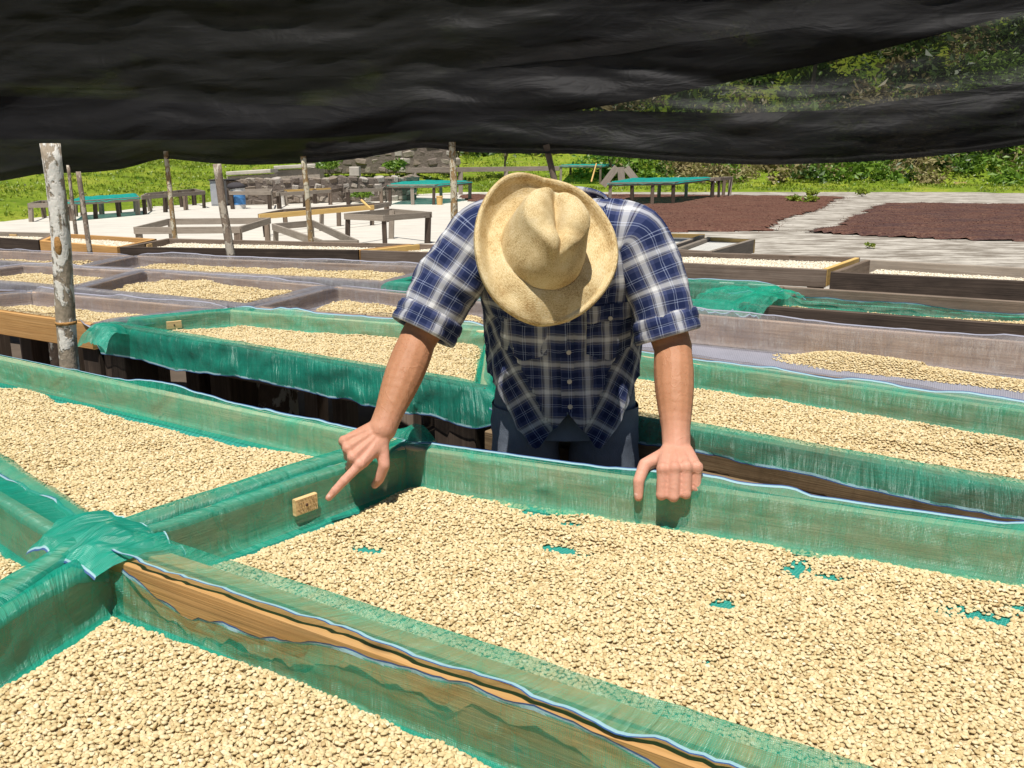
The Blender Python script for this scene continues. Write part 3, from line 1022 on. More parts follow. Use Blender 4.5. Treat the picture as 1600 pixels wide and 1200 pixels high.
# ------------------------------------------------------------------ the man
def plaid():
    m, nt, b = new_mat('blue and white plaid cotton')
    q = NT(nt)
    uv = q.n('ShaderNodeTexCoord').outputs['UV']
    sp = q.n('ShaderNodeSeparateXYZ'); q.l(uv, sp.inputs[0])
    NAVY, MID, PALE, WHITE, BRN, LINE = (.010, .019, .072), (.05, .064, .15), (.31, .32, .36), (.72, .72, .72), (.05, .033, .038), (.30, .35, .50)
    stops = [(0.0, NAVY), (.10, LINE), (.118, NAVY), (.17, LINE), (.188, NAVY), (.36, MID), (.45, PALE), (.49, BRN), (.51, PALE), (.55, WHITE), (.68, PALE), (.73, BRN), (.75, PALE), (.78, MID), (.90, NAVY)]

    def band(coord, ph):
        f = q.math('FRACT', q.math('ADD', q.math('MULTIPLY', coord, 1 / .076), ph))
        return q.ramp(f, stops, 'CONSTANT')
    c = q.mix(.5, band(sp.outputs[0], .13), band(sp.outputs[1], .4))
    nz = q.noise(q.scale(uv, (900, 900, 1)), 1.0, 2)
    nb = q.noise(q.scale(uv, (6, 6, 1)), 1.0, 3)
    c = q.mix(q.math('MULTIPLY', nz, .03), c, (.3, .32, .4))
    q.l(c, b.inputs['Base Color'])
    b.inputs['Roughness'].default_value = .88
    b.inputs['Specular IOR Level'].default_value = .15
    h = q.math('ADD', q.math('MULTIPLY', nb, 1.0), q.math('MULTIPLY', nz, .12))
    q.bump(h, .5, .006, b.inputs['Normal'])
    return m


def skin_mat():
    m, nt, b = new_mat('sunned skin')
    q = NT(nt)
    p = q.n('ShaderNodeTexCoord').outputs['Object']
    gp = q.n('ShaderNodeNewGeometry').outputs['Position']
    sp = q.n('ShaderNodeSeparateXYZ'); q.l(gp, sp.inputs[0])
    n1 = q.noise(p, 26, 4, .6)
    n2_ = q.noise(p, 210, 3, .6)
    n3 = q.noise(p, 90, 2)
    arm = q.mix(n1, (.36, .16, .078), (.50, .245, .135))
    fr = q.ramp(n2_, [(.57, (0, 0, 0)), (.70, (1, 1, 1))])
    arm = q.mix(q.math('MULTIPLY', fr, .5), arm, (.32, .12, .05))
    hand = q.mix(n1, (.55, .25, .17), (.68, .37, .27))
    mr = q.n('ShaderNodeMapRange'); mr.inputs[1].default_value = 1.09; mr.inputs[2].default_value = .99
    q.l(sp.outputs[2], mr.inputs[0])
    c = q.mix(mr.outputs[0], arm, hand)
    q.l(c, b.inputs['Base Color'])
    b.inputs['Roughness'].default_value = .58
    b.inputs['Specular IOR Level'].default_value = .3
    b.inputs['Subsurface Weight'].default_value = .12
    b.inputs['Subsurface Radius'].default_value = (.012, .005, .003)
    hr = q.noise(q.scale(p, (420, 420, 90)), 1.0, 3, .7)
    hair = q.ramp(hr, [(.60, (0, 0, 0)), (.66, (1, 1, 1))])
    c2 = q.mix(q.math('MULTIPLY', hair, q.math('MULTIPLY_ADD', mr.outputs[0], -.38, .42)), c, (.30, .14, .06))
    q.l(c2, b.inputs['Base Color'])
    vn = q.noise(q.scale(p, (16, 16, 7)), 1.0, 2, .5, 1.6)
    vein = q.ramp(q.math('ABSOLUTE', q.math('SUBTRACT', vn, .5)), [(0.0, (1, 1, 1)), (.035, (0, 0, 0))])
    hh = q.math('ADD', q.math('ADD', q.math('MULTIPLY', n2_, .5), q.math('MULTIPLY', n3, .5)), q.math('MULTIPLY', vein, .4))
    q.bump(hh, .34, .003, b.inputs['Normal'])
    return m


def denim_mat():
    m, nt, b = new_mat('worn blue denim')
    q = NT(nt)
    uv = q.n('ShaderNodeTexCoord').outputs['Object']
    n1 = q.noise(uv, 5, 4, .6)
    tw = q.noise(q.scale(uv, (700, 700, 260)), 1.0, 2)
    c = q.ramp(n1, [(.3, (.06, .075, .10)), (.55, (.14, .165, .205)), (.75, (.25, .285, .335))])
    c = q.mix(q.math('MULTIPLY', tw, .5), c, (.30, .34, .42))
    q.l(c, b.inputs['Base Color'])
    b.inputs['Roughness'].default_value = .9
    b.inputs['Specular IOR Level'].default_value = .15
    q.bump(q.math('ADD', q.math('MULTIPLY', n1, 2.0), q.math('MULTIPLY', tw, .3)), .5, .008, b.inputs['Normal'])
    return m


def straw_mat():
    m, nt, b = new_mat('woven straw')
    q = NT(nt)
    uv = q.n('ShaderNodeTexCoord').outputs['UV']
    p = q.n('ShaderNodeTexCoord').outputs['Object']
    sp = q.n('ShaderNodeSeparateXYZ'); q.l(uv, sp.inputs[0])
    a = q.math('SINE', q.math('MULTIPLY', sp.outputs[1], 2 * math.pi / .0030))
    wob = q.noise(p, 500, 2)
    bb = q.math('SINE', q.math('ADD', q.math('MULTIPLY', sp.outputs[0], 2 * math.pi / .0042), q.math('ADD', q.math('MULTIPLY', a, 1.6), q.math('MULTIPLY', wob, 14.0))))
    w = q.math('ADD', q.math('MULTIPLY', a, .16), q.math('MULTIPLY', bb, .18))
    n1 = q.noise(p, 22, 4, .6)
    n2_ = q.noise(q.scale(uv, (170, 430, 1)), 1.0, 3, .7)
    c = q.ramp(q.math('ADD', q.math('MULTIPLY', n1, .40), q.math('MULTIPLY', n2_, .55)), [(.37, (.42, .27, .11)), (.47, (.70, .54, .28)), (.60, (.84, .71, .45))])
    c = q.mix(q.math('MULTIPLY', q.math('ADD', w, 1.0), .14), c, (.30, .19, .07))
    q.l(c, b.inputs['Base Color'])
    b.inputs['Roughness'].default_value = .75
    b.inputs['Specular IOR Level'].default_value = .25
    q.bump(q.math('ADD', w, q.math('MULTIPLY', n2_, 2.2)), .55, .0016, b.inputs['Normal'])
    return m


PLAID, SKIN, DENIM, STRAW = plaid(), skin_mat(), denim_mat(), straw_mat()
HAIR = flat('brown hair', (.07, .04, .022), .6, .4, 160, .6)
BUTTON = flat('pearl shirt button', (.55, .50, .42), .35, .1, 300, 0)
LEATHER = flat('brown boot leather', (.10, .06, .035), .6, .3, 40, .3)
NAIL = flat('fingernail', (.70, .42, .34), .3, .05, 200, 0, .5)


def V3(*a): return np.array(a, float)


def norm(v):
    v = np.asarray(v, float)
    return v / np.linalg.norm(v)


man = empty('person', (0.13, 2.27, 0), 'person in a straw hat and blue plaid shirt bending over the green netted table', 'person')


class Body:
    def __init__(self): self.c = []

    def cap(self, p0, p1, r0, r1): self.c.append((np.asarray(p0, float), np.asarray(p1, float), r0, r1))

    def chain(self, pts, rs):
        for i in range(len(pts) - 1): self.cap(pts[i], pts[i + 1], rs[i], rs[i + 1])

    def mesh(self):
        m = MB()
        n = 14
        for (p0, p1, r0, r1) in self.c:
            d = p1 - p0
            L = np.linalg.norm(d)
            if L < 1e-6: d = V3(0, 0, 1); L = 1e-6
            t = d / L
            ref = V3(0, 0, 1) if abs(t[2]) < .9 else V3(1, 0, 0)
            x = norm(np.cross(t, ref)); y = np.cross(t, x)
            rows = []
            for a in np.linspace(-math.pi / 2, math.pi / 2, 12):
                if a <= 0: c_, r_ = p0 + t * (r0 * math.sin(a)), max(r0 * math.cos(a), 1e-5)
                else: c_, r_ = p1 + t * (r1 * math.sin(a)), max(r1 * math.cos(a), 1e-5)
                ph = np.linspace(0, 2 * math.pi, n, endpoint=False)
                rows.append(c_ + r_ * (np.cos(ph)[:, None] * x + np.sin(ph)[:, None] * y))
            m.grid(np.array(rows), None, close_v=True)
        return m


B = Body()
NAILS = []


def rot_about(v, axis, ang):
    a = norm(axis)
    return v * math.cos(ang) + np.cross(a, v) * math.sin(ang) + a * a.dot(v) * (1 - math.cos(ang))


def hand(W, f, n, s, curls, thumb, spread=(.10, .02, -.06, -.15), k=1.08):
    """W wrist, f towards the knuckles, n out of the back of the hand, s towards the thumb;
    curls: per finger (mcp, pip, dip) in degrees; thumb: list of three direction weights (f, n, s)"""
    f = norm(f); s = norm(s - f * np.dot(s, f)); nn = np.cross(f, s); nn = nn if nn.dot(n) > 0 else -nn
    offs = [.030, .010, -.011, -.030]
    lens = [(.044, .026, .021), (.048, .030, .022), (.045, .028, .021), (.035, .021, .019)]
    rad = [(.0104, .0097, .0088, .0074), (.0106, .0099, .0090, .0076), (.0102, .0095, .0086, .0072), (.0092, .0084, .0076, .0064)]
    mlen = [.088, .090, .085, .078]
    tips = []
    for i in range(4):
        base = W + s * (offs[i] * .55 * k) + f * .012
        mcp = W + f * (mlen[i] * k) + s * (offs[i] * k) + nn * (.004 * (1 if i in (1, 2) else 0))
        B.cap(base - nn * .004, mcp - nn * .002, .0150 * k, .0118 * k)
        B.cap(W + f * .03 + s * offs[i] * .7 - nn * .010, mcp - nn * .011 - f * .012, .0125 * k, .0100 * k)
        B.cap(mcp + nn * .002, mcp + nn * .0021, .0122 * k, .0120 * k)
        B.cap(W + f * .022 + s * offs[i] * .5 + nn * .0085, mcp + nn * .0060 - f * .008, .0042 * k, .0062 * k)
        d = norm(f + s * spread[i])
        p = mcp
        ax = np.cross(d, -nn)
        for j in range(3):
            d = rot_about(d, ax, math.radians(curls[i][j]))
            q_ = p + d * (lens[i][j] * k)
            B.cap(p, q_, rad[i][j] * k, rad[i][j + 1] * k)
            if j < 2: B.cap(q_, q_ + d * .0005, rad[i][j + 1] * k * 1.07, rad[i][j + 1] * k * 1.07)
            p0, p = p, q_
        up = np.cross(ax, d); up = -up / np.linalg.norm(up) if np.dot(up, -nn) > 0 and False else norm(np.cross(d, ax))
        NAILS.append((p0 + (p - p0) * .78, d, up, rad[i][3] * k))
        tips.append(p + d * rad[i][3] * k)
    # thumb: leaves the side of the palm near the wrist
    p = W + f * .020 * k + s * .020 * k - nn * .008
    tl, tr_ = (.046, .034, .028), (.0165, .0122, .0108, .0086)
    B.cap(W + f * .018 - nn * .008, p, .017 * k, .0168 * k)
    for j in range(3):
        a, b_, c_ = thumb[j]
        d = norm(f * a + nn * b_ + s * c_)
        q_ = p + d * tl[j] * k
        B.cap(p, q_, tr_[j] * k, tr_[j + 1] * k)
        p0, p = p, q_
    # web between thumb and index
    B.cap(W + f * .05 * k + s * .024 * k - nn * .006, W + f * .03 * k + s * .030 * k - nn * .008, .011 * k, .013 * k)
    tn = norm(nn - d * d.dot(nn) + s * .4)
    tn = norm(tn - d * d.dot(tn))
    NAILS.append((p0 + (p - p0) * .80, d, tn, tr_[3] * k))
    return tips, p


# joints (metres): R_ is on the picture's right (his left arm), L_ on the picture's left
R_SH, R_EL, R_WR = V3(.283, 2.13, 1.435), V3(.362, 2.045, 1.19), V3(.352, 1.893, 1.004)
L_SH, L_EL, L_WR = V3(-.068, 2.13, 1.445), V3(-.213, 2.07, 1.205), V3(-.281, 1.925, 1.034)


def arm(sh, el, wr):
    B.cap(sh, el, .052, .043)
    B.cap(el, el + (wr - el) * .01, .043, .042)
    dd = wr - el
    tq = np.linspace(0, 1, 13)
    B.chain([el + dd * t for t in tq], np.interp(tq, [0, .12, .25, .4, .55, .7, .85, 1], [.0415, .0440, .0452, .0440, .0405, .0355, .0308, .0282]))
    sd = norm(np.cross(dd, V3(0, 1, .3)))
    B.chain([el + dd * .55 + sd * .004, wr + sd * .009], [.030, .0215]); B.chain([el + dd * .55 - sd * .004, wr - sd * .009], [.030, .0215])


arm(R_SH, R_EL, R_WR)
arm(L_SH, L_EL, L_WR)
# planted hand: heel on the board, fingers folded down its inner face
hand(R_WR, V3(-.09, -.955, -.16), V3(0, -.2, .97), V3(-1, .05, 0),
     [(66, 92, 45), (64, 92, 45), (66, 92, 45), (70, 95, 45)], [(.50, -.20, .85), (.72, -.62, .32), (.40, -.92, -.02)], spread=(.05, .01, -.03, -.08), k=1.16)
# pointing hand: forefinger out, the others folded under, thumb hanging
hand(L_WR, V3(-.68, -.60, -.42), V3(.191, -.634, .596), V3(.62, -.33, -.55),
     [(16, 8, 6), (88, 100, 45), (96, 100, 45), (98, 100, 45)], [(.50, -.28, .80), (.55, -.78, .28), (.25, -.95, -.10)], spread=(.06, .02, -.02, -.05), k=1.04)

# head, neck, hidden trunk and legs
HATC = atY(848, 388, 1.97)
AX = norm(V3(.27, -.75, .62))                      # the hat's axis, crown outwards
FACE = norm(V3(-.02, -.50, -.86) - AX * np.dot(V3(-.02, -.50, -.86), AX))
EAR = np.cross(AX, FACE)
HC = HATC - AX * .035 - FACE * .004
B.cap(HC - FACE * .028, HC + FACE * .022, .080, .074)
B.cap(HC - AX * .045 - FACE * .02, HC - AX * .06 + FACE * .035, .070, .060)
CH = HC - AX * .125 + FACE * .055
B.cap(HC - AX * .06 + FACE * .04, CH, .056, .030)
B.cap(HC - AX * .05 + FACE * .095, HC - AX * .078 + FACE * .108, .010, .014)      # nose
for sg in (-1, 1):
    B.cap(HC - AX * .05 + EAR * sg * .078 - FACE * .008, HC - AX * .085 + EAR * sg * .076, .014, .010)   # ears
    B.cap(HC - AX * .045 + EAR * sg * .034 + FACE * .078, HC - AX * .045 + EAR * sg * .012 + FACE * .084, .011, .011)  # brow
    B.cap(HC - AX * .08 + EAR * sg * .034 + FACE * .068, HC - AX * .09 + EAR * sg * .03 + FACE * .064, .020, .018)  # cheek
B.cap(HC - AX * .105 + FACE * .076 - EAR * .018, HC - AX * .105 + FACE * .076 + EAR * .018, .008, .008)   # lips
NECK = V3(.11, 2.14, 1.47)
B.cap(HC - AX * .07 - FACE * .03, NECK, .056, .062)
B.chain([NECK, V3(.112, 2.18, 1.33), V3(.125, 2.24, 1.14), V3(.133, 2.285, 1.04)], [.070, .095, .082, .075])
B.cap(R_SH, NECK + V3(.04, 0, -.04), .052, .06); B.cap(L_SH, NECK + V3(-.04, 0, -.04), .052, .06)
for sg in (-1, 1):
    B.chain([V3(.133 + sg * .085, 2.285, 1.0), V3(.133 + sg * .110, 2.28, .80), V3(.133 + sg * .118, 2.285, .52), V3(.133 + sg * .130, 2.295, .10)], [.055, .058, .052, .042])

mb = B.mesh()
tmp = mb.build('body_raw', SKIN)
rm = tmp.modifiers.new('remesh', 'REMESH'); rm.mode = 'VOXEL'; rm.voxel_size = .0028
sm = tmp.modifiers.new('smooth', 'SMOOTH'); sm.factor = .5; sm.iterations = 7
dg = bpy.context.evaluated_depsgraph_get()
me = bpy.data.meshes.new_from_object(tmp.evaluated_get(dg))
bpy.data.objects.remove(tmp)
me.name = 'body'
org = np.array(man.location)
co = np.zeros(len(me.vertices) * 3); me.vertices.foreach_get('co', co)
me.vertices.foreach_set('co', (co.reshape(-1, 3) - org).ravel())
me.polygons.foreach_set('use_smooth', [True] * len(me.polygons))
me.materials.clear(); me.materials.append(SKIN)
me.update()
body = link(bpy.data.objects.new('body', me), man)
for (p, d, u, r) in NAILS:
    R = np.stack([np.cross(d, u), d, u], 1)
    m = MB(); m.ellipsoid(p + u * r * .62, (r * .62, r * .85, r * .42), R, 7, 10)
    m.build('fingernail', NAIL, body, smooth=True)

# --- shirt: a lofted trunk with a split, slanting front hem
ZT = np.array([.84, .95, 1.05, 1.15, 1.25, 1.33, 1.39, 1.425, 1.455, 1.475, 1.49, 1.502])
TCX = np.array([.134, .134, .132, .128, .124, .120, .117, .115, .112, .111, .110, .110])
TCY = np.array([2.275, 2.27, 2.26, 2.245, 2.22, 2.195, 2.175, 2.165, 2.155, 2.145, 2.135, 2.13])
TA = np.array([.200, .196, .190, .190, .198, .205, .208, .203, .188, .160, .125, .085])
TBF = np.array([.150, .150, .146, .140, .135, .142, .138, .130, .115, .095, .076, .062])
TBB = np.array([.135, .132, .128, .118, .118, .122, .122, .118, .108, .092, .076, .064])
TTL = np.array([.0, .0, .05, .14, .24, .34, .42, .44, .44, .42, .40, .38])
zz = np.linspace(ZT[0], ZT[-1], 300)


def smooth_tab(t):
    y = np.interp(zz, ZT, t)
    k = np.exp(-np.linspace(-2, 2, 25) ** 2); k /= k.sum()
    return np.convolve(np.pad(y, 12, 'edge'), k, 'valid')


TT = {k: smooth_tab(v) for k, v in dict(cx=TCX, cy=TCY, a=TA, bf=TBF, bb=TBB, tl=TTL).items()}


def torso(phi, z, out=0.0, wr=True):
    phi, z = np.broadcast_arrays(np.asarray(phi, float), np.asarray(z, float))
    g = {k: np.interp(z, zz, v) for k, v in TT.items()}
    cs, sn = np.cos(phi), np.sin(phi)
    ex = .84
    x = np.sign(cs) * np.abs(cs) ** ex * (g['a'] + out)
    b_ = np.where(sn < 0, g['bf'], g['bb']) + out
    y = np.sign(sn) * np.abs(sn) ** ex * b_
    front = np.clip(-sn, 0, 1)
    xx = x
    # the front hangs clear of the belly; a V of cloth between two slanting folds
    vz = np.clip((1.30 - z) / .34, 0, 1)
    xf = .150 * (1 - vz) ** .8 + .012
    side = sstep(-.016, .030, np.abs(xx) - xf) * front * np.clip((1.27 - z) / .08, 0, 1)
    y = y - .012 * front * sstep(1.3, .95, z) + .020 * side - .010 * np.exp(-((np.abs(xx) - xf) / .014) ** 2) * front * np.clip((1.27 - z) / .08, 0, 1)
    if wr:
        w = .009 * fbm(phi * 3.2 + z * 4, z * 9, 21) + .011 * np.maximum(0, fbm(phi * 7 - z * 12, z * 4 + phi * 2, 22)) + .003 * fbm(phi * 14, z * 26, 23, 2)
        x = x + w * cs; y = y + w * sn
    zo = z + g['tl'] * y * .9
    return np.stack([g['cx'] + x, g['cy'] + y, zo], -1)


def hem_z(phi):
    x = np.cos(phi)
    front = np.sin(phi) < 0
    ax = np.abs(x)
    f = np.interp(ax, [0, .06, .28, .34, .40, .62, .82, .93, 1.0], [1.025, 1.0, .925, .920, .930, .99, 1.06, 1.09, 1.09])
    b_ = np.interp(ax, [0, .5, .8, 1.0], [.865, .88, .98, 1.09])
    return np.where(front, f, b_)


nph, nz_ = 132, 90
ph = np.linspace(-math.pi / 2, 1.5 * math.pi, nph)
PH, HH = np.meshgrid(ph, np.linspace(0, 1, nz_), indexing='ij')
ZH = hem_z(PH)
ZZ = ZH + (1.502 - ZH) * HH
P = torso(PH, ZZ)


def torso_uv(PH, ZZ):
    U = (PH + math.pi / 2) * .195
    U = np.where(U > math.pi * .195, U - 2 * math.pi * .195, U)
    Vv = ZZ.copy()
    xx = P_x(PH, ZZ)
    vz = np.clip((1.30 - ZZ) / .34, 0, 1)
    xf = .150 * (1 - vz) ** .8 + .012
    fr = (np.sin(PH) < -.05) & (np.abs(xx) > xf) & (ZZ < 1.27)
    an = np.radians(33) * np.sign(xx)
    cu, cv = np.sign(xx) * .07, 1.12
    U2 = (U - cu) * np.cos(an) - (Vv - cv) * np.sin(an) + cu
    V2 = (U - cu) * np.sin(an) + (Vv - cv) * np.cos(an) + cv
    return np.stack([np.where(fr, U2, U), np.where(fr, V2, Vv)], -1), fr


def P_x(PH, ZZ):
    c = np.cos(PH)
    return np.sign(c) * np.abs(c) ** .84 * np.interp(ZZ, zz, TT['a'])


UVt, FR = torso_uv(PH, ZZ)
sh = MB()
fs, us = [], []
# per-face uvs so that the slanted panels meet the straight ones in a clean fold
for i in range(nph - 1):
    for j in range(nz_ - 1):
        idx = [(i, j), (i + 1, j), (i + 1, j + 1), (i, j + 1)]
        fs.append([a * nz_ + b_ for a, b_ in idx])
        slant = FR[i, j] and FR[i + 1, j + 1]
        q_ = []
        for a, b_ in idx:
            U = (PH[a, b_] + math.pi / 2) * .195
            if PH[i, j] >= math.pi / 2: U -= 2 * math.pi * .195
            v_ = ZZ[a, b_]
            if slant:
                sg = 1 if math.cos(PH[i, j]) > 0 else -1
                an = math.radians(33) * sg
                cu, cv = sg * .07, 1.12
                U, v_ = (U - cu) * math.cos(an) - (v_ - cv) * math.sin(an) + cu, (U - cu) * math.sin(an) + (v_ - cv) * math.cos(an) + cv
            q_.append((U, v_))
        us.append(q_)
sh.add(P.reshape(-1, 3), fs, us)


def sleeve(m, pts, rads, seed, flat_=.9):
    "tube of cloth with creases; its last rings turn into a rolled cuff"
    pts = np.array(pts, float)
    L = np.concatenate([[0], np.cumsum(np.linalg.norm(np.diff(pts, axis=0), axis=1))])
    n = 46
    t = np.linspace(0, L[-1], n)
    Pp = np.stack([np.interp(t, L, pts[:, k]) for k in range(3)], -1)
    for _ in range(6): Pp[1:-1] = (Pp[:-2] + 2 * Pp[1:-1] + Pp[2:]) / 4
    R_ = np.interp(t, L, rads)
    T_ = norm_rows(np.gradient(Pp, axis=0))
    rows, uvs = [], []
    na = 48
    a = np.linspace(0, 2 * math.pi, na + 1)
    for i in range(n):
        x = norm(np.cross(T_[i], V3(0, 1, 0))); y = np.cross(T_[i], x)
        w = .009 * fbm(np.cos(a) * 1.3 + t[i] * 16, np.sin(a) * 1.3 + t[i] * 5, seed) + .012 * np.maximum(0, fbm(np.cos(a) * 1.5 + 3, np.sin(a) * 1.5 + t[i] * 22, seed + 1))
        r = R_[i] + w
        rows.append(Pp[i] + (np.cos(a) * r)[:, None] * x + (np.sin(a) * r * flat_)[:, None] * y)
        uvs.append(np.stack([a * .066, np.full(na + 1, t[i])], -1))
    m.grid(np.array(rows)[:, :-1], np.array(uvs), close_v=True)
    # rolled cuff: two soft turns
    rows, uvs = [], []
    x = norm(np.cross(T_[-1], V3(0, 1, 0))); y = np.cross(T_[-1], x)
    prof = [(-.040, .002), (-.040, .005), (-.034, .0085), (-.018, .0095), (-.012, .0065), (-.008, .0095), (.004, .0105), (.012, .008), (.013, .004), (.004, -.004), (-.012, -.006)]
    prof = resample(np.array(prof), 22)
    for k, (dl, dr) in enumerate(prof):
        w = .007 * fbm(np.cos(a) * 2 + 7, np.sin(a) * 2 + k * .12, seed + 5) + .004 * fbm(np.cos(a) * 5 + 7, np.sin(a) * 5 + k * .2, seed + 6)
        r = R_[-1] + dr + w
        tw = .006 * np.sin(a * 1 + seed)
        rows.append(Pp[-1] + T_[-1] * (dl) + np.outer(tw, T_[-1]) + (np.cos(a) * r)[:, None] * x + (np.sin(a) * r * flat_)[:, None] * y)
        uvs.append(np.stack([a * .066 + .03, np.full(na + 1, k * .0052 + .02)], -1))
    m.grid(np.array(rows)[:, :-1], np.array(uvs), close_v=True)


def norm_rows(a): return a / np.linalg.norm(a, axis=-1, keepdims=True)


def along(a, b_, t): return a + (b_ - a) * t


sleeve(sh, [V3(.170, 2.15, 1.435), R_SH + V3(-.005, -.01, -.006), along(R_SH, R_EL, .5) + V3(.006, 0, 0), along(R_SH, R_EL, .86)], [.078, .079, .071, .064], 31)
sleeve(sh, [V3(.050, 2.15, 1.44), L_SH + V3(.005, -.01, -.006), along(L_SH, L_EL, .5) + V3(-.006, 0, 0), along(L_SH, L_EL, .90)], [.078, .081, .075, .068], 41)
shirt = sh.build('shirt', PLAID, man, smooth=True)
# placket, pockets, collar, yoke seams
m = MB()
zs = np.linspace(1.03, 1.48, 40)
xs_ = np.linspace(-.016, .016, 5)
A_ = -math.pi / 2 + np.outer(np.ones(40), np.sign(xs_) * (np.abs(xs_) / .2) ** (1 / .84))
Pk = torso(A_, np.outer(zs, np.ones(5)), .0028)
m.grid(Pk, np.stack([np.outer(np.ones(40), xs_ + .3), np.outer(zs, np.ones(5))], -1))
plk = m.build('placket', PLAID, shirt, smooth=True)


def x_phi(x, z):
    a = np.interp(z, zz, TT['a'])
    c = np.sign(x) * (np.abs(x) / a) ** (1 / .84)
    return -np.arccos(np.clip(c, -1, 1))


for zb in (1.045, 1.115, 1.195, 1.285, 1.37):
    c = torso(-math.pi / 2 + .01, zb, .005)
    m = MB()
    m.tube([c + V3(0, .002, 0), c + V3(0, -.0015, 0), c + V3(0, -.002, 0)], [.0056, .0056, .004], 12)
    m.build('button', BUTTON, shirt, smooth=False)
for sg in (-1, 1):
    xa, xb = (.045, .150) if sg > 0 else (-.150, -.045)
    zs = np.linspace(1.185, 1.315, 16); xs_ = np.linspace(xa, xb, 14)
    Xg, Zg = np.meshgrid(xs_, zs, indexing='ij')
    Zg = Zg - .02 * np.clip((1.205 - Zg) / .02, 0, 1) * (1 - np.abs(Xg - (xa + xb) / 2) / .0525)
    Pk = torso(x_phi(Xg, Zg), Zg, .003)
    m = MB(); m.grid(Pk, np.stack([Xg + .02, Zg + .01], -1))
    pk = m.build('pocket', PLAID, shirt, smooth=True)
    Zf = np.linspace(1.275, 1.325, 8)
    Xg, Zg = np.meshgrid(xs_, Zf, indexing='ij')
    Pk = torso(x_phi(Xg, Zg), Zg, .0055)
    m = MB(); m.grid(Pk, np.stack([Xg + .05, Zg + .04], -1))
    m.build('pocket_flap', PLAID, shirt, smooth=True)
    c = torso(x_phi(np.array((xa + xb) / 2), np.array(1.285)), 1.285, .008)
    m = MB(); m.tube([c + V3(0, .002, 0), c + V3(0, -.0015, 0)], [.005, .005], 12); m.build('button', BUTTON, shirt)
cl = MB()
rows = []
for k, (dz, o) in enumerate([(1.485, .004), (1.495, .006), (1.510, .004), (1.514, .009), (1.505, .014), (1.485, .018)]):
    rows.append(torso(np.linspace(-math.pi / 2 + .1, 1.5 * math.pi - .1, 50), min(dz, 1.502), o, False) + V3(0, 0, max(0, dz - 1.502)))
cl.grid(np.array(rows), np.array([[(k * .02, j * .008) for j in range(50)] for k in range(6)]))
cl.build('collar', PLAID, shirt, smooth=True)

# --- jeans: hips and two legs in one mesh, boots
jm = MB()
a = np.linspace(0, 2 * math.pi, 49)
hz = [1.17, 1.12, 1.06, 1.0, .96, .93]
rows = []
for z in hz:
    ra, rb = np.interp(z, [.93, 1.0, 1.17], [.186, .180, .160]), np.interp(z, [.93, 1.0, 1.17], [.108, .104, .088])
    w = .004 * fbm(np.cos(a) * 2, np.sin(a) * 2 + z * 14, 61)
    rows.append(np.stack([.134 + np.cos(a) * (ra + w), 2.275 + np.sin(a) * (rb + w), np.full(49, z)], -1))
jm.grid(np.array(rows))
for sg in (-1, 1):
    rows = []
    for z in np.linspace(1.0, .06, 44):
        t = (0.955 - z) / .9
        cx = .134 + sg * (.099 + .035 * t)
        cy = 2.275 + .025 * t
        ra = np.interp(z, [.06, .35, .5, .8, .95], [.085, .082, .084, .088, .086])
        rb = np.interp(z, [.06, .35, .5, .8, .95], [.095, .09, .095, .102, .100])
        w = .008 * fbm(np.cos(a) * 1.4 + z * 9, np.sin(a) * 1.4 + z * 18 + sg, 63) + .006 * np.maximum(0, fbm(np.cos(a) + 9, np.sin(a) + z * 26, 64))
        rows.append(np.stack([cx + np.cos(a) * (ra + w), cy + np.sin(a) * (rb + w), np.full(49, z)], -1))
    jm.grid(np.array(rows))
jm.build('jeans', DENIM, man, smooth=True)
for sg in (-1, 1):
    m = MB()
    c = V3(.134 + sg * .129, 2.27, 0)
    rows = []
    for (z, ra, rb, oy) in [(.0, .050, .135, -.05), (.025, .052, .138, -.05), (.026, .048, .132, -.05), (.06, .047, .125, -.045), (.09, .047, .085, -.005), (.14, .05, .06, .02), (.16, .045, .055, .02)]:
        aa = np.linspace(0, 2 * math.pi, 25)
        rows.append(np.stack([c[0] + np.cos(aa) * ra, c[1] + oy + np.sin(aa) * rb, np.full(25, z)], -1))
    m.grid(np.array(rows))
    m.build('boot', LEATHER, man, smooth=True)

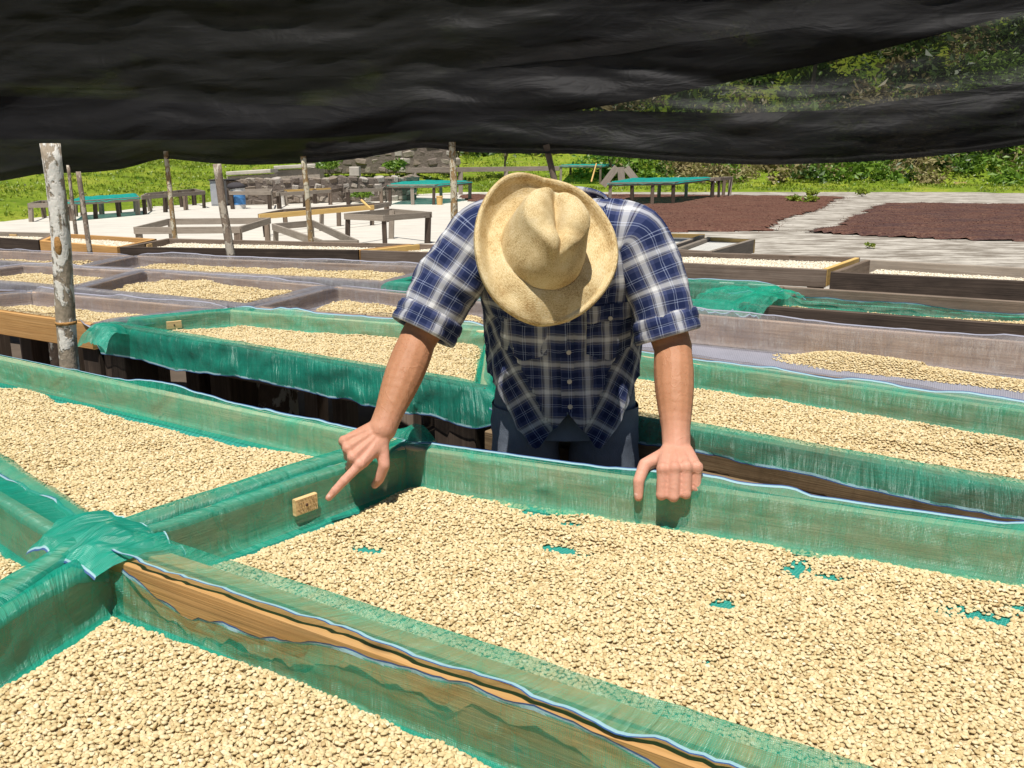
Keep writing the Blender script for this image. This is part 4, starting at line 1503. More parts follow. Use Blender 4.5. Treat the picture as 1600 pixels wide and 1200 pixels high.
# --- straw hat
def hat():
    m = MB()
    nth = 160
    th = np.linspace(0, 2 * math.pi, nth + 1)           # 0 = EAR axis, pi/2 = towards the face (front)
    rows, uvs = [], []
    cb_a, cb_b = .088, .100                              # crown half width, half length at the base
    Hc = .115
    prof = []
    for s in np.linspace(0, 1, 22): prof.append(('top', s))
    for s in np.linspace(0, 1, 22)[1:]: prof.append(('wall', s))
    for s in np.linspace(0, 1, 26)[1:]: prof.append(('brim', s))
    vlen = 0
    prev = None
    for kind, s in prof:
        ux, uy = np.cos(th), np.sin(th)
        if kind == 'top':
            rr = s
            x, y = ux * cb_a * .80 * rr, uy * cb_b * .84 * rr
            z = np.full(nth + 1, Hc) - .014 * rr ** 4
        elif kind == 'wall':
            e = .80 + .20 * s ** .8
            e2 = .84 + .16 * s ** .8
            x, y = ux * cb_a * e, uy * cb_b * e2
            z = np.full(nth + 1, (Hc - .014) * (1 - s) ** 1.0 + .0 * s)
            z = z + .010 * np.sin(s * math.pi) * 0
        else:
            w = .067 - .001 * uy + .004 * np.sin(3 * th + 1)
            x = ux * (cb_a + w * s); y = uy * (cb_b + w * s * .92)
            back = np.clip(-uy, 0, 1); left = np.clip(-ux, 0, 1); right = np.clip(ux, 0, 1); frt = np.clip(uy, 0, 1)
            z = .000 - .010 * s * (1 - back) - .032 * frt * s ** 1.5 + back * (.018 * s ** 2.2 + .016 * sstep(.80, 1, s)) + left * .034 * sstep(.45, 1, s) * (1 - .5 * frt) + right * (.014 * s ** 2 + .016 * sstep(.8, 1, s)) + (.006 * np.sin(2 * th + 2 * s) + .005 * np.sin(3 * th + 1.2) + .003 * np.sin(5 * th)) * s
            z = z + .004 * fbm(ux * 2 + s, uy * 2, 71) * s
            # rim turned under
            z = z - .004 * sstep(.95, 1, s)
        # creases of the crown
        if kind in ('top', 'wall'):
            hz_ = z / Hc
            # lengthwise dent along the top, front and back
            dent = (.026 * np.exp(-((x - .006) / .011) ** 2) + .020 * np.exp(-((x - .006) / .030) ** 2)) * sstep(-.10, -.02, y + .03) * (1 - .55 * sstep(.02, .07, y))
            z = z - dent * sstep(.55, .95, hz_)
            # the front narrows to a pinched prow, the right side is pushed in
            x = x * (1 - .36 * sstep(.15, .85, hz_) * sstep(-.03, .075, y))
            g = np.exp(-(((x - .052) / .030) ** 2 + ((y - .030) / .026) ** 2))
            z = z - .014 * g * sstep(.6, .95, hz_)
            z = z + .010 * sstep(.02, .075, y) * sstep(.6, .95, hz_)
            # front of the crown leans in
            y = y - .018 * sstep(.3, 1, hz_) * np.clip(uy, 0, 1)
            wv = .003 * fbm(ux * 2.2 + 5, uy * 2.2 + z * 22, 72)
            x = x + wv * ux; y = y + wv * uy; z = z + .0025 * fbm(x * 40, y * 40, 73)
        Pq = HATC + np.outer(x, EAR) + np.outer(y, FACE) + np.outer(z, AX)
        if prev is not None: vlen += float(np.mean(np.linalg.norm(Pq - prev, axis=1)))
        prev = Pq
        rows.append(Pq)
        rad_ = float(np.mean(np.hypot(x, y)))
        uvs.append(np.stack([th * .14, np.full(nth + 1, vlen)], -1))
    m.grid(np.array(rows)[:, :-1], np.array(uvs), close_v=True)
    rim = rows[-1]
    o = m.build('straw_hat', STRAW, man, smooth=True)
    sd = o.modifiers.new('solid', 'SOLIDIFY'); sd.thickness = .003; sd.offset = -1
    b2 = MB(); b2.tube(rim[:-1].tolist() + rim[:2].tolist(), .0024, 8, cap=False); b2.build('brim_edge', STRAW, o, smooth=True)
    return o


hat()
m = MB()
R = np.stack([EAR, FACE, AX], 1)
m.ellipsoid(HC - AX * .02 - FACE * .012, (.084, .102, .085), R, 14, 20)
m.ellipsoid(HC - AX * .075 - FACE * .055, (.062, .05, .05), R, 10, 16)
m.build('hair', HAIR, man, smooth=True)

# ------------------------------------------------------------------ small wooden tags on the boards
TAGWOOD = wood('tag wood', [(.50, .32, .14), (.62, .42, .20), (.70, .50, .27)], stain=.05, knots=False)
INK = flat('faded ink', (.16, .09, .045), .8, .3, 200, 0)
NAILM = flat('rusty nail', (.09, .05, .04), .5, .3, 300, .1, .5, .6)


def wood_tag(T, side, u, zc, w, h, label, lines=True):
    "fixed to the inner face of one board, where the board passes the photograph's column u"
    a, b_ = T['inner'][side], T['inner'][(side + 1) % 4]
    best = min(np.linspace(.02, .98, 200), key=lambda t: abs((a * (1 - t) + b_ * t)[0] / max(.1, (a * (1 - t) + b_ * t)[1] * _c + (CAM_H - zc) * _s) * F_PX + 800 - u))
    p = a * (1 - best) + b_ * best
    d = (b_ - a) / np.linalg.norm(b_ - a)
    nrm = np.array([-d[1], d[0], 0.0])
    d3 = np.array([d[0], d[1], 0.0])
    c = np.array([p[0], p[1], zc]) + nrm * .017
    r = empty('wooden_tag', c - nrm * .006, label, 'wooden tag', 'small wooden tags on the boards')
    m = MB(); m.board(c - d3 * w / 2, c + d3 * w / 2, .011, h, ch=.0015)
    m.build('plate', TAGWOOD, r)
    f = c + nrm * .0062
    m = MB(); m.tube([f - nrm * .001, f + nrm * .0015], [.0034, .0028], 10); m.build('nail', NAILM, r)
    if lines:
        m = MB()
        for k in range(4):
            zl = zc + h * (.33 - .22 * k)
            x = -w * .42
            while x < w * .40:
                l = w * random.uniform(.03, .07)
                if abs(x) > .006 or abs(zl - zc) > .006:
                    q0 = f + d3 * x; q0 = np.array([q0[0], q0[1], zl + random.uniform(-.0007, .0007)])
                    if random.random() < .55: q1 = q0 + d3 * random.uniform(-.0006, .0006) + V3(0, 0, h * .10)
                    else: q1 = q0 + d3 * l * .8 + V3(0, 0, random.uniform(-.001, .001))
                    m.board(q0, q1, .0005, .0009, up=nrm, ch=.0001)
                x += l + w * .018
        m.build('writing', INK, r)


wood_tag(TR['A'], 3, 468, .905, .056, .036, 'wooden tag with pencilled lines beside the pointing finger')
wood_tag(TR['E'], 3, 270, .915, .060, .032, 'plain wooden tag on the green board beyond the pale pole', False)
wood_tag(TR['R'], 3, 230, .925, .07, .035, 'tiny wooden tag on the far row\'s bare frame behind the pale pole', False)
wood_tag(TR['P'], 2, 23, .92, .07, .035, 'tiny wooden tag on the far board at the left edge', False)

# the bunched netting where four tables meet at the lower left
NET_BUNCH = net_mat('green netting bunched', (.006, .44, .30), .84)


def gather(T, c, ud, vd, lu, lv, z0, mat, seed, hang=.06, hemmed=False):
    "a loose bunch of netting thrown over a rail"
    m = MB()
    nu, nv = 44, 34
    a_, b_ = np.meshgrid(np.linspace(-1, 1, nu), np.linspace(-1, 1, nv), indexing='ij')
    rag = 1 + .16 * fbm(a_ * 2.2, b_ * 2.2, seed + 8)
    pu = a_ * lu * rag * (1 + .2 * b_ * math.sin(seed)); pv = b_ * lv * rag
    ridge = .5 - np.abs(n2(pu * 17 + pv * 7, pv * 5 - pu * 4, seed) - .5)
    ridge2 = .5 - np.abs(n2(pu * 34 - pv * 16, pv * 14, seed + 3) - .5)
    zq = z0 - hang * np.abs(b_) ** 2.2 - .02 * a_ ** 4 + .055 * (ridge - .32) + .026 * (ridge2 - .3) + .010 * fbm(pu * 9, pv * 9, seed + 5)
    P = np.stack([c[0] + ud[0] * pu + vd[0] * pv, c[1] + ud[1] * pu + vd[1] * pv, zq], -1)
    m.grid(P, np.stack([pu, pv], -1))
    o = m.build('net_gather', mat, T['root'], smooth=True)
    for E_ in ((P[:, 0], P[:, -1]) if hemmed else ()):
        h = MB()
        h.grid(np.stack([E_ + V3(0, 0, .0015), E_ + V3(0, -.004, -.001)], 1), mi=0)
        h.grid(np.stack([E_ + V3(0, -.004, -.001), E_ + V3(0, -.0075, -.003)], 1), mi=1)
        h.build('hem', [HEM_PALE, HEM_BLUE], o, smooth=True)
    return o


c = at(640, 668, .96); gather(TR['A'], c, (.83, -.5), (.45, .85), .075, .07, .955, NET_GREEN, 95, .05, True)
c = at(1165, 456, .98); gather(TR['J'], c, (.9, -.4), (.5, .83), .18, .34, .985, NET_GREEN, 97, .05, True)
c = at(165, 507, .97); gather(TR['E'], c, (.83, -.5), (.5, .83), .08, .08, .962, NET_GREEN2, 99, .06)
c = at(158, 838, .96); gather(TR['A'], c, (.83, -.56), (.56, .83), .125, .075, .966, NET_BUNCH, 83, .02, True)

# ------------------------------------------------------------------ poles
def pole(label, top, bot, Y, w, mat, seed, z_top=None, lean=0.0):
    "a crooked natural pole; top/bot: points of the photograph it passes through at distance Y; w: thickness"
    a_, b_ = atY(*bot, Y), atY(*top, Y)
    d = (b_ - a_) / (b_[2] - a_[2])
    base = a_ - d * (a_[2])
    zt = z_top if z_top else b_[2]
    r = empty('pole', (base[0], base[1], 0), label, 'pole', 'rough poles under the shade nets')
    zs = np.linspace(0, zt, max(14, int(zt / .06)))
    pts = np.array([base + d * z + V3(w * .55 * float(fbm(z * 1.1, seed, seed)), .3 * w * float(fbm(z * 1.1, seed + 4, seed)), 0) for z in zs])
    rr = w / 2 * (1.06 - .12 * zs / zt) * (1 + .10 * np.array([float(fbm(z * 9, seed * 1.7, seed)) for z in zs]))
    m = MB(); m.tube(pts, rr, 14)
    m.build('trunk', mat, r, smooth=True)
    return r, pts, rr


pr, pts, rr = pole('pale lichened pole standing behind the left green table', (85, 224), (116, 570), 3.0, .062, BARK_PALE, 3)
# knot scar and bands
i = int(len(pts) * .80)
scar = flat('raw wood scar', (.42, .22, .07), .8, .35, 60, .5)
k = int(np.argmin(np.abs(pts[:, 2] - atY(100, 385, 3.0)[2])))
m = MB(); m.ellipsoid(pts[k] + V3(.002, -rr[k] * .86, 0), (.0125, .008, .034), None, 9, 12); m.build('scar', scar, pr, smooth=True)
k = int(np.argmin(np.abs(pts[:, 2] - atY(100, 516, 3.0)[2])))
m = MB(); m.tube([pts[k] + V3(0, 0, -.006), pts[k] + V3(0, 0, .004)], rr[k] * 1.06, 16); m.build('band', scar, pr, smooth=True)
pole('thinnest grey pole close behind the pale pole', (107, 258), (117, 345), 8.25, .032, BARK_GREY, 5)
pole('leaning thin brown pole right of the pale pole', (123, 268), (142, 388), 6.35, .034, BARK_GREY, 6)
pole('crooked yellowish pole in front of the grass bank', (258, 236), (270, 332), 8.12, .042, BARK_YELL, 7)
pole('knotty grey pole beside the blue barrel', (340, 256), (360, 395), 6.15, .056, BARK_GREY, 8)
pole('thin pale pole in front of the stone wall', (473, 244), (481, 335), 7.86, .048, BARK_YELL, 9)
pole('straight peeling pole left of the man\'s shoulder', (707, 222), (711, 360), 7.6, .058, BARK_YELL, 10)
pole('smooth brown post rising behind the hat', (850, 226), (861, 270), 7.46, .055, WOOD_OLD, 11)

# ------------------------------------------------------------------ shade nets pulled aside on their lines
def shade_mat(name, alpha, patch, sp=.5):
    m, nt, b = new_mat(name)
    q = NT(nt)
    p = q.n('ShaderNodeTexCoord').outputs['Object']
    n1 = q.noise(q.scale(p, (.8, .8, 2.2)), 1.0, 3, .6)
    n2_ = q.noise(q.scale(p, (1.2, 1.2, 16)), 1.0, 3, .6)
    a = q.math('SUBTRACT', alpha, q.math('MULTIPLY', q.ramp(n1, [(.58, (0, 0, 0)), (.72, (1, 1, 1))]), patch), clamp=True)
    nt.nodes.remove(b)
    dif = q.n('ShaderNodeBsdfDiffuse'); dif.inputs[0].default_value = (.014, .0135, .0135, 1)
    gl = q.n('ShaderNodeBsdfGlossy'); gl.inputs[0].default_value = (.55, .55, .58, 1); gl.inputs['Roughness'].default_value = .5
    wv = q.noise(q.scale(p, (140, 140, 140)), 1.0, 2)
    rg = q.noise(q.scale(p, (1.6, 1.6, 4.5), (3, 0, 1)), 1.0, 3, .55, 1.2)
    ridge = q.math('SUBTRACT', 1.0, q.math('MULTIPLY', q.math('ABSOLUTE', q.math('SUBTRACT', rg, .5)), 9.0), clamp=True)
    bp = q.bump(q.math('ADD', q.math('ADD', n2_, q.math('MULTIPLY', ridge, .5)), q.math('MULTIPLY', wv, .10)), .17, .03)
    vo = q.n('ShaderNodeTexVoronoi'); vo.inputs['Scale'].default_value = 5.0; q.l(p, vo.inputs['Vector'])
    pin = q.math('LESS_THAN', vo.outputs['Distance'], .012)
    a = q.math('SUBTRACT', a, q.math('MULTIPLY', pin, .7), clamp=True)
    q.l(bp, dif.inputs['Normal']); q.l(bp, gl.inputs['Normal'])
    m1 = q.n('ShaderNodeMixShader'); m1.inputs[0].default_value = .022 * sp * 2
    q.l(dif.outputs[0], m1.inputs[1]); q.l(gl.outputs[0], m1.inputs[2])
    tr = q.n('ShaderNodeBsdfTransparent')
    m2 = q.n('ShaderNodeMixShader'); q.l(a, m2.inputs[0])
    q.l(tr.outputs[0], m2.inputs[1]); q.l(m1.outputs[0], m2.inputs[2])
    q.l(m2.outputs[0], nt.nodes['Material Output'].inputs['Surface'])
    return m


SHADE_DENSE = shade_mat('black shade cloth', .985, .09, .22)
SHADE_THIN = shade_mat('thin black shade cloth', .68, .10, .38)
SHADE_MID = shade_mat('black shade cloth lower fold', .94, .0, .9)


def line_y(X): return 7.9 - .22 * np.asarray(X)


def curve_world(pix, dy):
    "follows a hanging edge: picture points -> (X, z) on the sheet's plane"
    out = []
    for (u, v) in pix:
        Y = 7.1
        for _ in range(6):
            p = atY(u, v, Y); Y = float(line_y(p[0])) + dy
        out.append((p[0], p[2]))
    return np.array(out)


def shade_sheet(name, label, dy, bottom, ztop, mat, seed, fold=None, foldmat=None, amp=.07):
    bw = curve_world(bottom, dy)
    xs = np.linspace(bw[0, 0], bw[-1, 0], 240)
    zb = np.interp(xs, bw[:, 0], bw[:, 1])
    k = np.exp(-np.linspace(-2, 2, 9) ** 2); k /= k.sum()
    zb = np.convolve(np.pad(zb, 4, 'edge'), k, 'valid')
    root = empty(name, (0, float(line_y(0)) + dy, 0), label, 'shade net', 'black shade nets')
    nv = 70
    P = np.zeros((len(xs), nv, 3))
    for j in range(nv):
        t = (j / (nv - 1)) ** 1.2
        z = zb * (1 - t) + ztop * t
        h = z - zb
        # swags: long soft folds that follow the hanging edge
        sw = amp * np.sin(h * 13 + 2.2 * fbm(xs * .35, h * 1.1, seed)) * np.exp(-h * .6) * .45 + amp * fbm(xs * .5 + h * .5, h * 3.2, seed + 1) + .03 * fbm(xs * 2.2 - h * 3, h * 6 + xs * .6, seed + 2) + .03 * np.maximum(0, fbm(xs * 1.4 + h * 4, h * 9, seed + 4))
        belly = -.22 * np.exp(-((h - .12) / .22) ** 2) * (.6 + .4 * fbm(xs * .4, 0 * xs, seed + 7))
        P[:, j] = np.stack([xs, line_y(xs) + dy + sw + belly * sstep(0, .06, h), z + 0 * xs], -1)
    m = MB(); m.grid(P)
    m.build('cloth', mat, root, smooth=True)
    if fold is not None:
        fw = curve_world(fold, dy)
        zf = np.interp(xs, fw[:, 0], fw[:, 1])
        zf = np.convolve(np.pad(zf, 4, 'edge'), k, 'valid')
        nv2 = 26
        P2 = np.zeros((len(xs), nv2, 3))
        for j in range(nv2):
            t = j / (nv2 - 1)
            z = zb * (1 - t) + np.maximum(zf, zb + .01) * t
            h = z - zb
            P2[:, j] = np.stack([xs, line_y(xs) + dy + .05 + .03 * fbm(xs * .6, h * 3, seed + 9) + .02 * fbm(xs * 3 - h * 5, h * 9, seed + 10) - .05 * (1 - sstep(0, .04, h)), z], -1)
        m = MB(); m.grid(P2)
        m.build('turned_up_fold', foldmat, root, smooth=True)
    m = MB(); m.tube(np.stack([xs[::8], line_y(xs[::8]) + dy, np.full(len(xs[::8]), ztop + .01)], -1), .006, 8)
    m.build('line', BARK_GREY, root, smooth=True)
    return root


shade_sheet('shade_net', 'dense black shade net sagging across the top of the picture', 0,
            [(-700, 190), (-200, 212), (0, 217), (250, 219), (500, 216), (640, 206), (780, 190), (900, 173), (1000, 156), (1120, 132), (1250, 106), (1350, 84), (1460, 56), (1600, 18), (1800, -45), (2300, -160)], 3.2, SHADE_DENSE, 51)
shade_sheet('shade_net', 'thin black shade net with a darker turned-up fold hanging lower on the right', -.42,
            [(-700, 300), (-100, 288), (0, 284), (70, 270), (140, 270), (196, 264), (252, 246), (310, 253), (367, 258), (430, 257), (512, 253), (575, 246), (625, 236), (662, 228), (712, 237), (800, 240), (900, 240), (1000, 248), (1100, 255), (1200, 258), (1350, 253), (1450, 245), (1530, 236), (1600, 226), (1800, 195), (2300, 130)], 3.2, SHADE_THIN, 57,
            [(-700, 100), (0, 150), (500, 165), (900, 172), (1150, 176), (1300, 172), (1450, 150), (1600, 128), (1900, 60), (2300, -20)], SHADE_MID)

# ------------------------------------------------------------------ plants
def leaf_mat(name, cols, trans=.3):
    m, nt, b = new_mat(name)
    q = NT(nt)
    p = q.n('ShaderNodeTexCoord').outputs['Object']
    n1 = q.noise(p, 1.1, 3, .6)
    n2_ = q.noise(p, 9, 2)
    c = q.ramp(q.math('ADD', q.math('MULTIPLY', n1, .5), q.math('MULTIPLY', n2_, .5)), [(.33, cols[0]), (.5, cols[1]), (.66, cols[2])])
    nt.nodes.remove(b)
    dif = q.n('ShaderNodeBsdfDiffuse'); trl = q.n('ShaderNodeBsdfTranslucent'); gl = q.n('ShaderNodeBsdfGlossy')
    gl.inputs['Roughness'].default_value = .45
    q.l(c, dif.inputs[0]); q.l(c, trl.inputs[0])
    m1 = q.n('ShaderNodeMixShader'); m1.inputs[0].default_value = trans
    q.l(dif.outputs[0], m1.inputs[1]); q.l(trl.outputs[0], m1.inputs[2])
    m2 = q.n('ShaderNodeMixShader'); m2.inputs[0].default_value = .04
    q.l(m1.outputs[0], m2.inputs[1]); q.l(gl.outputs[0], m2.inputs[2])
    q.l(m2.outputs[0], nt.nodes['Material Output'].inputs['Surface'])
    return m


LEAF_BRIGHT = leaf_mat('bright leaves', [(.07, .15, .014), (.14, .26, .025), (.26, .36, .045)])
LEAF_DARK = leaf_mat('dark leaves', [(.025, .06, .012), (.06, .12, .02), (.13, .20, .03)])
LEAF_DRY = leaf_mat('dry leaves', [(.20, .15, .07), (.32, .27, .12), (.40, .37, .16)])
GRASS_BLADE = leaf_mat('grass blades', [(.12, .19, .015), (.22, .30, .025), (.36, .38, .06)])
WOODY = flat('woody stem', (.20, .16, .12), .9, .3, 8, .4)


def leaf_quads(C, size, r, up=.25, asp=.55):
    "diamond leaves with random directions around the points C"
    n = len(C)
    d = r.normal(size=(n, 3)); d[:, 2] = d[:, 2] * .7 + up
    d /= np.linalg.norm(d, axis=1)[:, None]
    o = r.normal(size=(n, 3))
    s = np.cross(d, o); s /= np.linalg.norm(s, axis=1)[:, None]
    nn = np.cross(s, d)
    L = (size * r.uniform(.6, 1.3, n))[:, None]
    a = C - d * L * .5; b_ = C + d * L * .5 - nn * L * .12
    l_, r_ = C - s * L * asp * .5 + nn * L * .08, C + s * L * asp * .5 + nn * L * .08
    V = np.stack([a, r_, b_, l_], 1).reshape(-1, 3)
    return V


def add_leaves(m, C, size, r, mi=0, **kw):
    V = leaf_quads(C, size, r, **kw)
    n = len(C)
    fs = np.arange(n * 4).reshape(n, 4)
    m.v.append(V); m.f.extend([tuple(int(x) + m.n for x in f) for f in fs]); m.mi.extend([mi] * n); m.uv.extend([None] * n)
    m.n += n * 4


def blob_points(r, n, c, rad, clumps=9):
    cc = r.normal(size=(clumps, 3)); cc /= np.linalg.norm(cc, axis=1)[:, None]
    cc = cc * r.uniform(.35, .85, (clumps, 1))
    cc[:, 2] = np.abs(cc[:, 2]) * .9 - .1
    k = r.integers(0, clumps, n)
    p = cc[k] + r.normal(size=(n, 3)) * r.uniform(.12, .30, (clumps, 1))[k]
    return np.asarray(c) + p * np.asarray(rad)


def bush(label, base, rad, h, n, lsize, mat, seed, group=None, cat='bush', name='bush'):
    r = np.random.default_rng(seed)
    root = empty(name, base, label, cat, group)
    m = MB()
    add_leaves(m, blob_points(r, n, np.asarray(base) + V3(0, 0, h * .5), (rad, rad, h * .5)), lsize, r)
    m.build('leaves', mat, root)
    m = MB()
    for k in range(5):
        e = np.asarray(base) + V3(r.uniform(-.6, .6) * rad, r.uniform(-.6, .6) * rad, h * r.uniform(.5, .8))
        m.tube([np.asarray(base, float) + V3(0, 0, -.05), (np.asarray(base) + e) / 2 + V3(0, 0, .05), e], [h * .03, h * .02, h * .008], 6)
    m.build('stem', WOODY, root)
    return root


def tree(label, base, h, rad, n, lsize, mat, seed, trunk=.12, group='trees on the hillside'):
    r = np.random.default_rng(seed)
    root = empty('tree', base, label, 'tree', group)
    b0 = np.asarray(base, float)
    m = MB()
    top = b0 + V3(r.uniform(-.3, .3), 0, h * .62)
    m.tube([b0 - V3(0, 0, .2), b0 * .5 + top * .5 + V3(r.uniform(-.12, .12), 0, 0), top], [trunk, trunk * .75, trunk * .45], 9)
    ends = []
    for k in range(6):
        s0 = b0 + (top - b0) * r.uniform(.5, .95)
        e = top + V3(r.uniform(-.8, .8) * rad, r.uniform(-.8, .8) * rad, h * r.uniform(.05, .34))
        m.tube([s0, (s0 + e) / 2 + V3(0, 0, .15), e], [trunk * .4, trunk * .25, trunk * .08], 6)
        ends.append(e)
    m.build('trunk', WOODY, root, smooth=True)
    m = MB()
    k = r.integers(0, len(ends), n)
    P = np.array(ends)[k] + r.normal(size=(n, 3)) * rad * V3(.34, .34, .26)
    add_leaves(m, P, lsize, r)
    m.build('crown', mat, root)
    return root


# undergrowth massed on the right bank and up the hill
r = np.random.default_rng(11)
mb = MB()
for (n_cl, dmin, dmax, x0, x1, mats, per, sz, rad) in ((1500, 3.8, 9, 3, 34, (0, 0, 1, 2), 42, .24, .55), (2300, 8, 36, -4, 52, (0, 1, 1, 2), 30, .42, .9)):
    X = r.uniform(x0, x1, n_cl * 8); Y = r.uniform(24, 82, n_cl * 8)
    d = edge_d(X, Y)
    ok = (d > dmin) & (d < dmax) & (fbm(X * .32, Y * .32, 31) > -.34)
    X, Y = X[ok][:n_cl], Y[ok][:n_cl]
    Z = terrain_z(X, Y)
    for x, y, z in zip(X, Y, Z):
        rr_ = rad * r.uniform(.5, 1.35)
        mi = mats[int(min(len(mats) - 1, max(0, (fbm(x * .25, y * .25, 33) * 1.6 + .5) * len(mats))))]
        if r.random() < .2: mi = r.choice(mats)
        c = r.normal(size=(per, 3)) * V3(.5, .5, .42) * rr_ + V3(x, y, z + rr_ * .45)
        add_leaves(mb, c, sz * r.choice([.45, .7, 1.0, 1.5]), r, mi, up=r.uniform(0, .8), asp=r.choice([.3, .5, .7]))
mb.build('undergrowth', [LEAF_BRIGHT, LEAF_DARK, LEAF_DRY], kind='stuff', label='tangled green undergrowth covering the bank and hillside')

# grass on the banks
mb = MB()
n = 46000
X = r.uniform(-30, 34, n); Y = r.uniform(20, 56, n)
d = edge_d(X, Y)
ok = (d > -.15) & (d < 15) & in_view(np.stack([X, Y, terrain_z(X, Y)], -1), .2, .1) & (fbm(X * .7, Y * .7, 37) > -.35)
X, Y = X[ok], Y[ok]
Z = terrain_z(X, Y)
for sx in range(3):
    C = np.stack([X + r.normal(0, .08, len(X)), Y + r.normal(0, .08, len(X)), Z + .10], -1)
    add_leaves(mb, C, .15 * (1 + .7 * fbm(X * .5, Y * .5, 39)), r, up=1.3, asp=.24)
k = r.random(len(X)) < .22
add_leaves(mb, np.stack([X[k], Y[k], Z[k] + .08], -1), .13, r, 1, up=.6, asp=.5)
fl_ = r.random(len(X)) < .012
add_leaves(mb, np.stack([X[fl_], Y[fl_], Z[fl_] + .28], -1), .10, r, 2)
mb.build('grass', [GRASS_BLADE, LEAF_BRIGHT, flat('small pale flowers', (.7, .66, .70), .8, .1, 10, 0)], kind='stuff', label='bright grass and weeds on the banks round the yard')

for k_, (u, v, Y, h, rd, n_, mt, lab) in enumerate([
    (515, 270, 31.6, .46, .40, 420, LEAF_BRIGHT, 'round green bush growing on the stone wall, left one'),
    (618, 271, 31.8, .46, .36, 400, LEAF_BRIGHT, 'round green bush growing on the stone wall beside the timber rail'),
    (565, 312, 30.0, .32, .42, 260, LEAF_BRIGHT, 'low weedy bush at the foot of the stone wall'),
    (955, 262, 41.5, .9, .8, 500, LEAF_BRIGHT, 'bright bush on the bank behind the far teal table')]):
    p = atY(u, v, Y)
    bush(lab, p, rd, h, n_, .17, mt, 200 + k_)
for k_, (u, v, lab) in enumerate([(1268, 308, 'largest grass tuft in the gap between the dark cherry beds'), (1347, 307, 'grass tuft at the far edge of the right cherry bed'), (1240, 317, 'small weed at the right tip of the left cherry bed'),
                                  (1266, 318, 'small weed in the pale strip between the cherry beds'), (1100, 388, 'tiny weed on the concrete near the yellow boards'), (1358, 388, 'tiny dry weed on the bare concrete at the right')]):
    p = at(u, v, .008)
    bush(lab, p, .26 if k_ < 4 else .10, .26 if k_ < 4 else .10, 90, .16 if k_ < 4 else .06, GRASS_BLADE, 230 + k_, 'weeds in the yard', 'weed', 'weed')
for k_, (x, y, h, rd, mt, tr_, lab) in enumerate([
    (21.5, 43.5, 4.4, 1.3, LEAF_BRIGHT, .09, 'slim bright tree with pale stems at the right edge'),
    (24.0, 45.5, 5.5, 1.7, LEAF_DARK, .12, 'dark tree at the right edge behind the slim one'),
    (16.0, 52.0, 6.0, 2.0, LEAF_BRIGHT, .14, 'bright tree on the hill seen through the thin net'),
    (10.5, 56.0, 5.5, 1.9, LEAF_DARK, .14, 'dark tree on the hill seen through the thin net, middle'),
    (26.0, 58.0, 7.0, 2.4, LEAF_BRIGHT, .16, 'tall bright tree high on the hill at the right'),
    (4.5, 58.0, 5.0, 1.8, LEAF_BRIGHT, .13, 'bright tree on the hill above the far teal table'),
    (-2.2, 40.6, 2.6, .9, LEAF_BRIGHT, .06, 'young banana-green tree above the timber rail'),
    (-.3, 41.0, 2.3, .9, LEAF_BRIGHT, .06, 'young leafy tree right of the peeling pole')]):
    tree(lab, (x, y, float(terrain_z(x, y))), h, rd, 1100 if h > 3 else 420, .34 if h > 3 else .26, mt, 260 + k_, tr_)

# ------------------------------------------------------------------ coffee cherries drying on the concrete
def cherry_mat(tint):
    m, nt, b = new_mat('dried coffee cherries')
    q = NT(nt)
    p = q.n('ShaderNodeTexCoord').outputs['Object']
    v = q.n('ShaderNodeTexVoronoi'); v.inputs['Scale'].default_value = 26; q.l(p, v.inputs['Vector'])
    n1 = q.noise(p, .9, 4, .6)
    c = q.ramp(q.math('ADD', q.math('MULTIPLY', v.outputs['Color'], .6), q.math('MULTIPLY', n1, .4)), [(.2, (.05, .022, .017)), (.5, (.13, .058, .042)), (.75, (.21, .12, .08))])
    n5 = q.noise(q.scale(p, (.7, 2.6, 1)), 1.0, 4, .65)
    c = q.mix(q.ramp(n5, [(.42, (0, 0, 0)), (.62, (.55, .55, .55))]), c, tint)
    q.l(c, b.inputs['Base Color'])
    b.inputs['Roughness'].default_value = .85
    b.inputs['Specular IOR Level'].default_value = .2
    q.bump(v.outputs['Distance'], 1.0, .03, b.inputs['Normal'])
    return m


CHERRY_RED, CHERRY_PURPLE = cherry_mat((.17, .075, .05)), cherry_mat((.055, .036, .042))


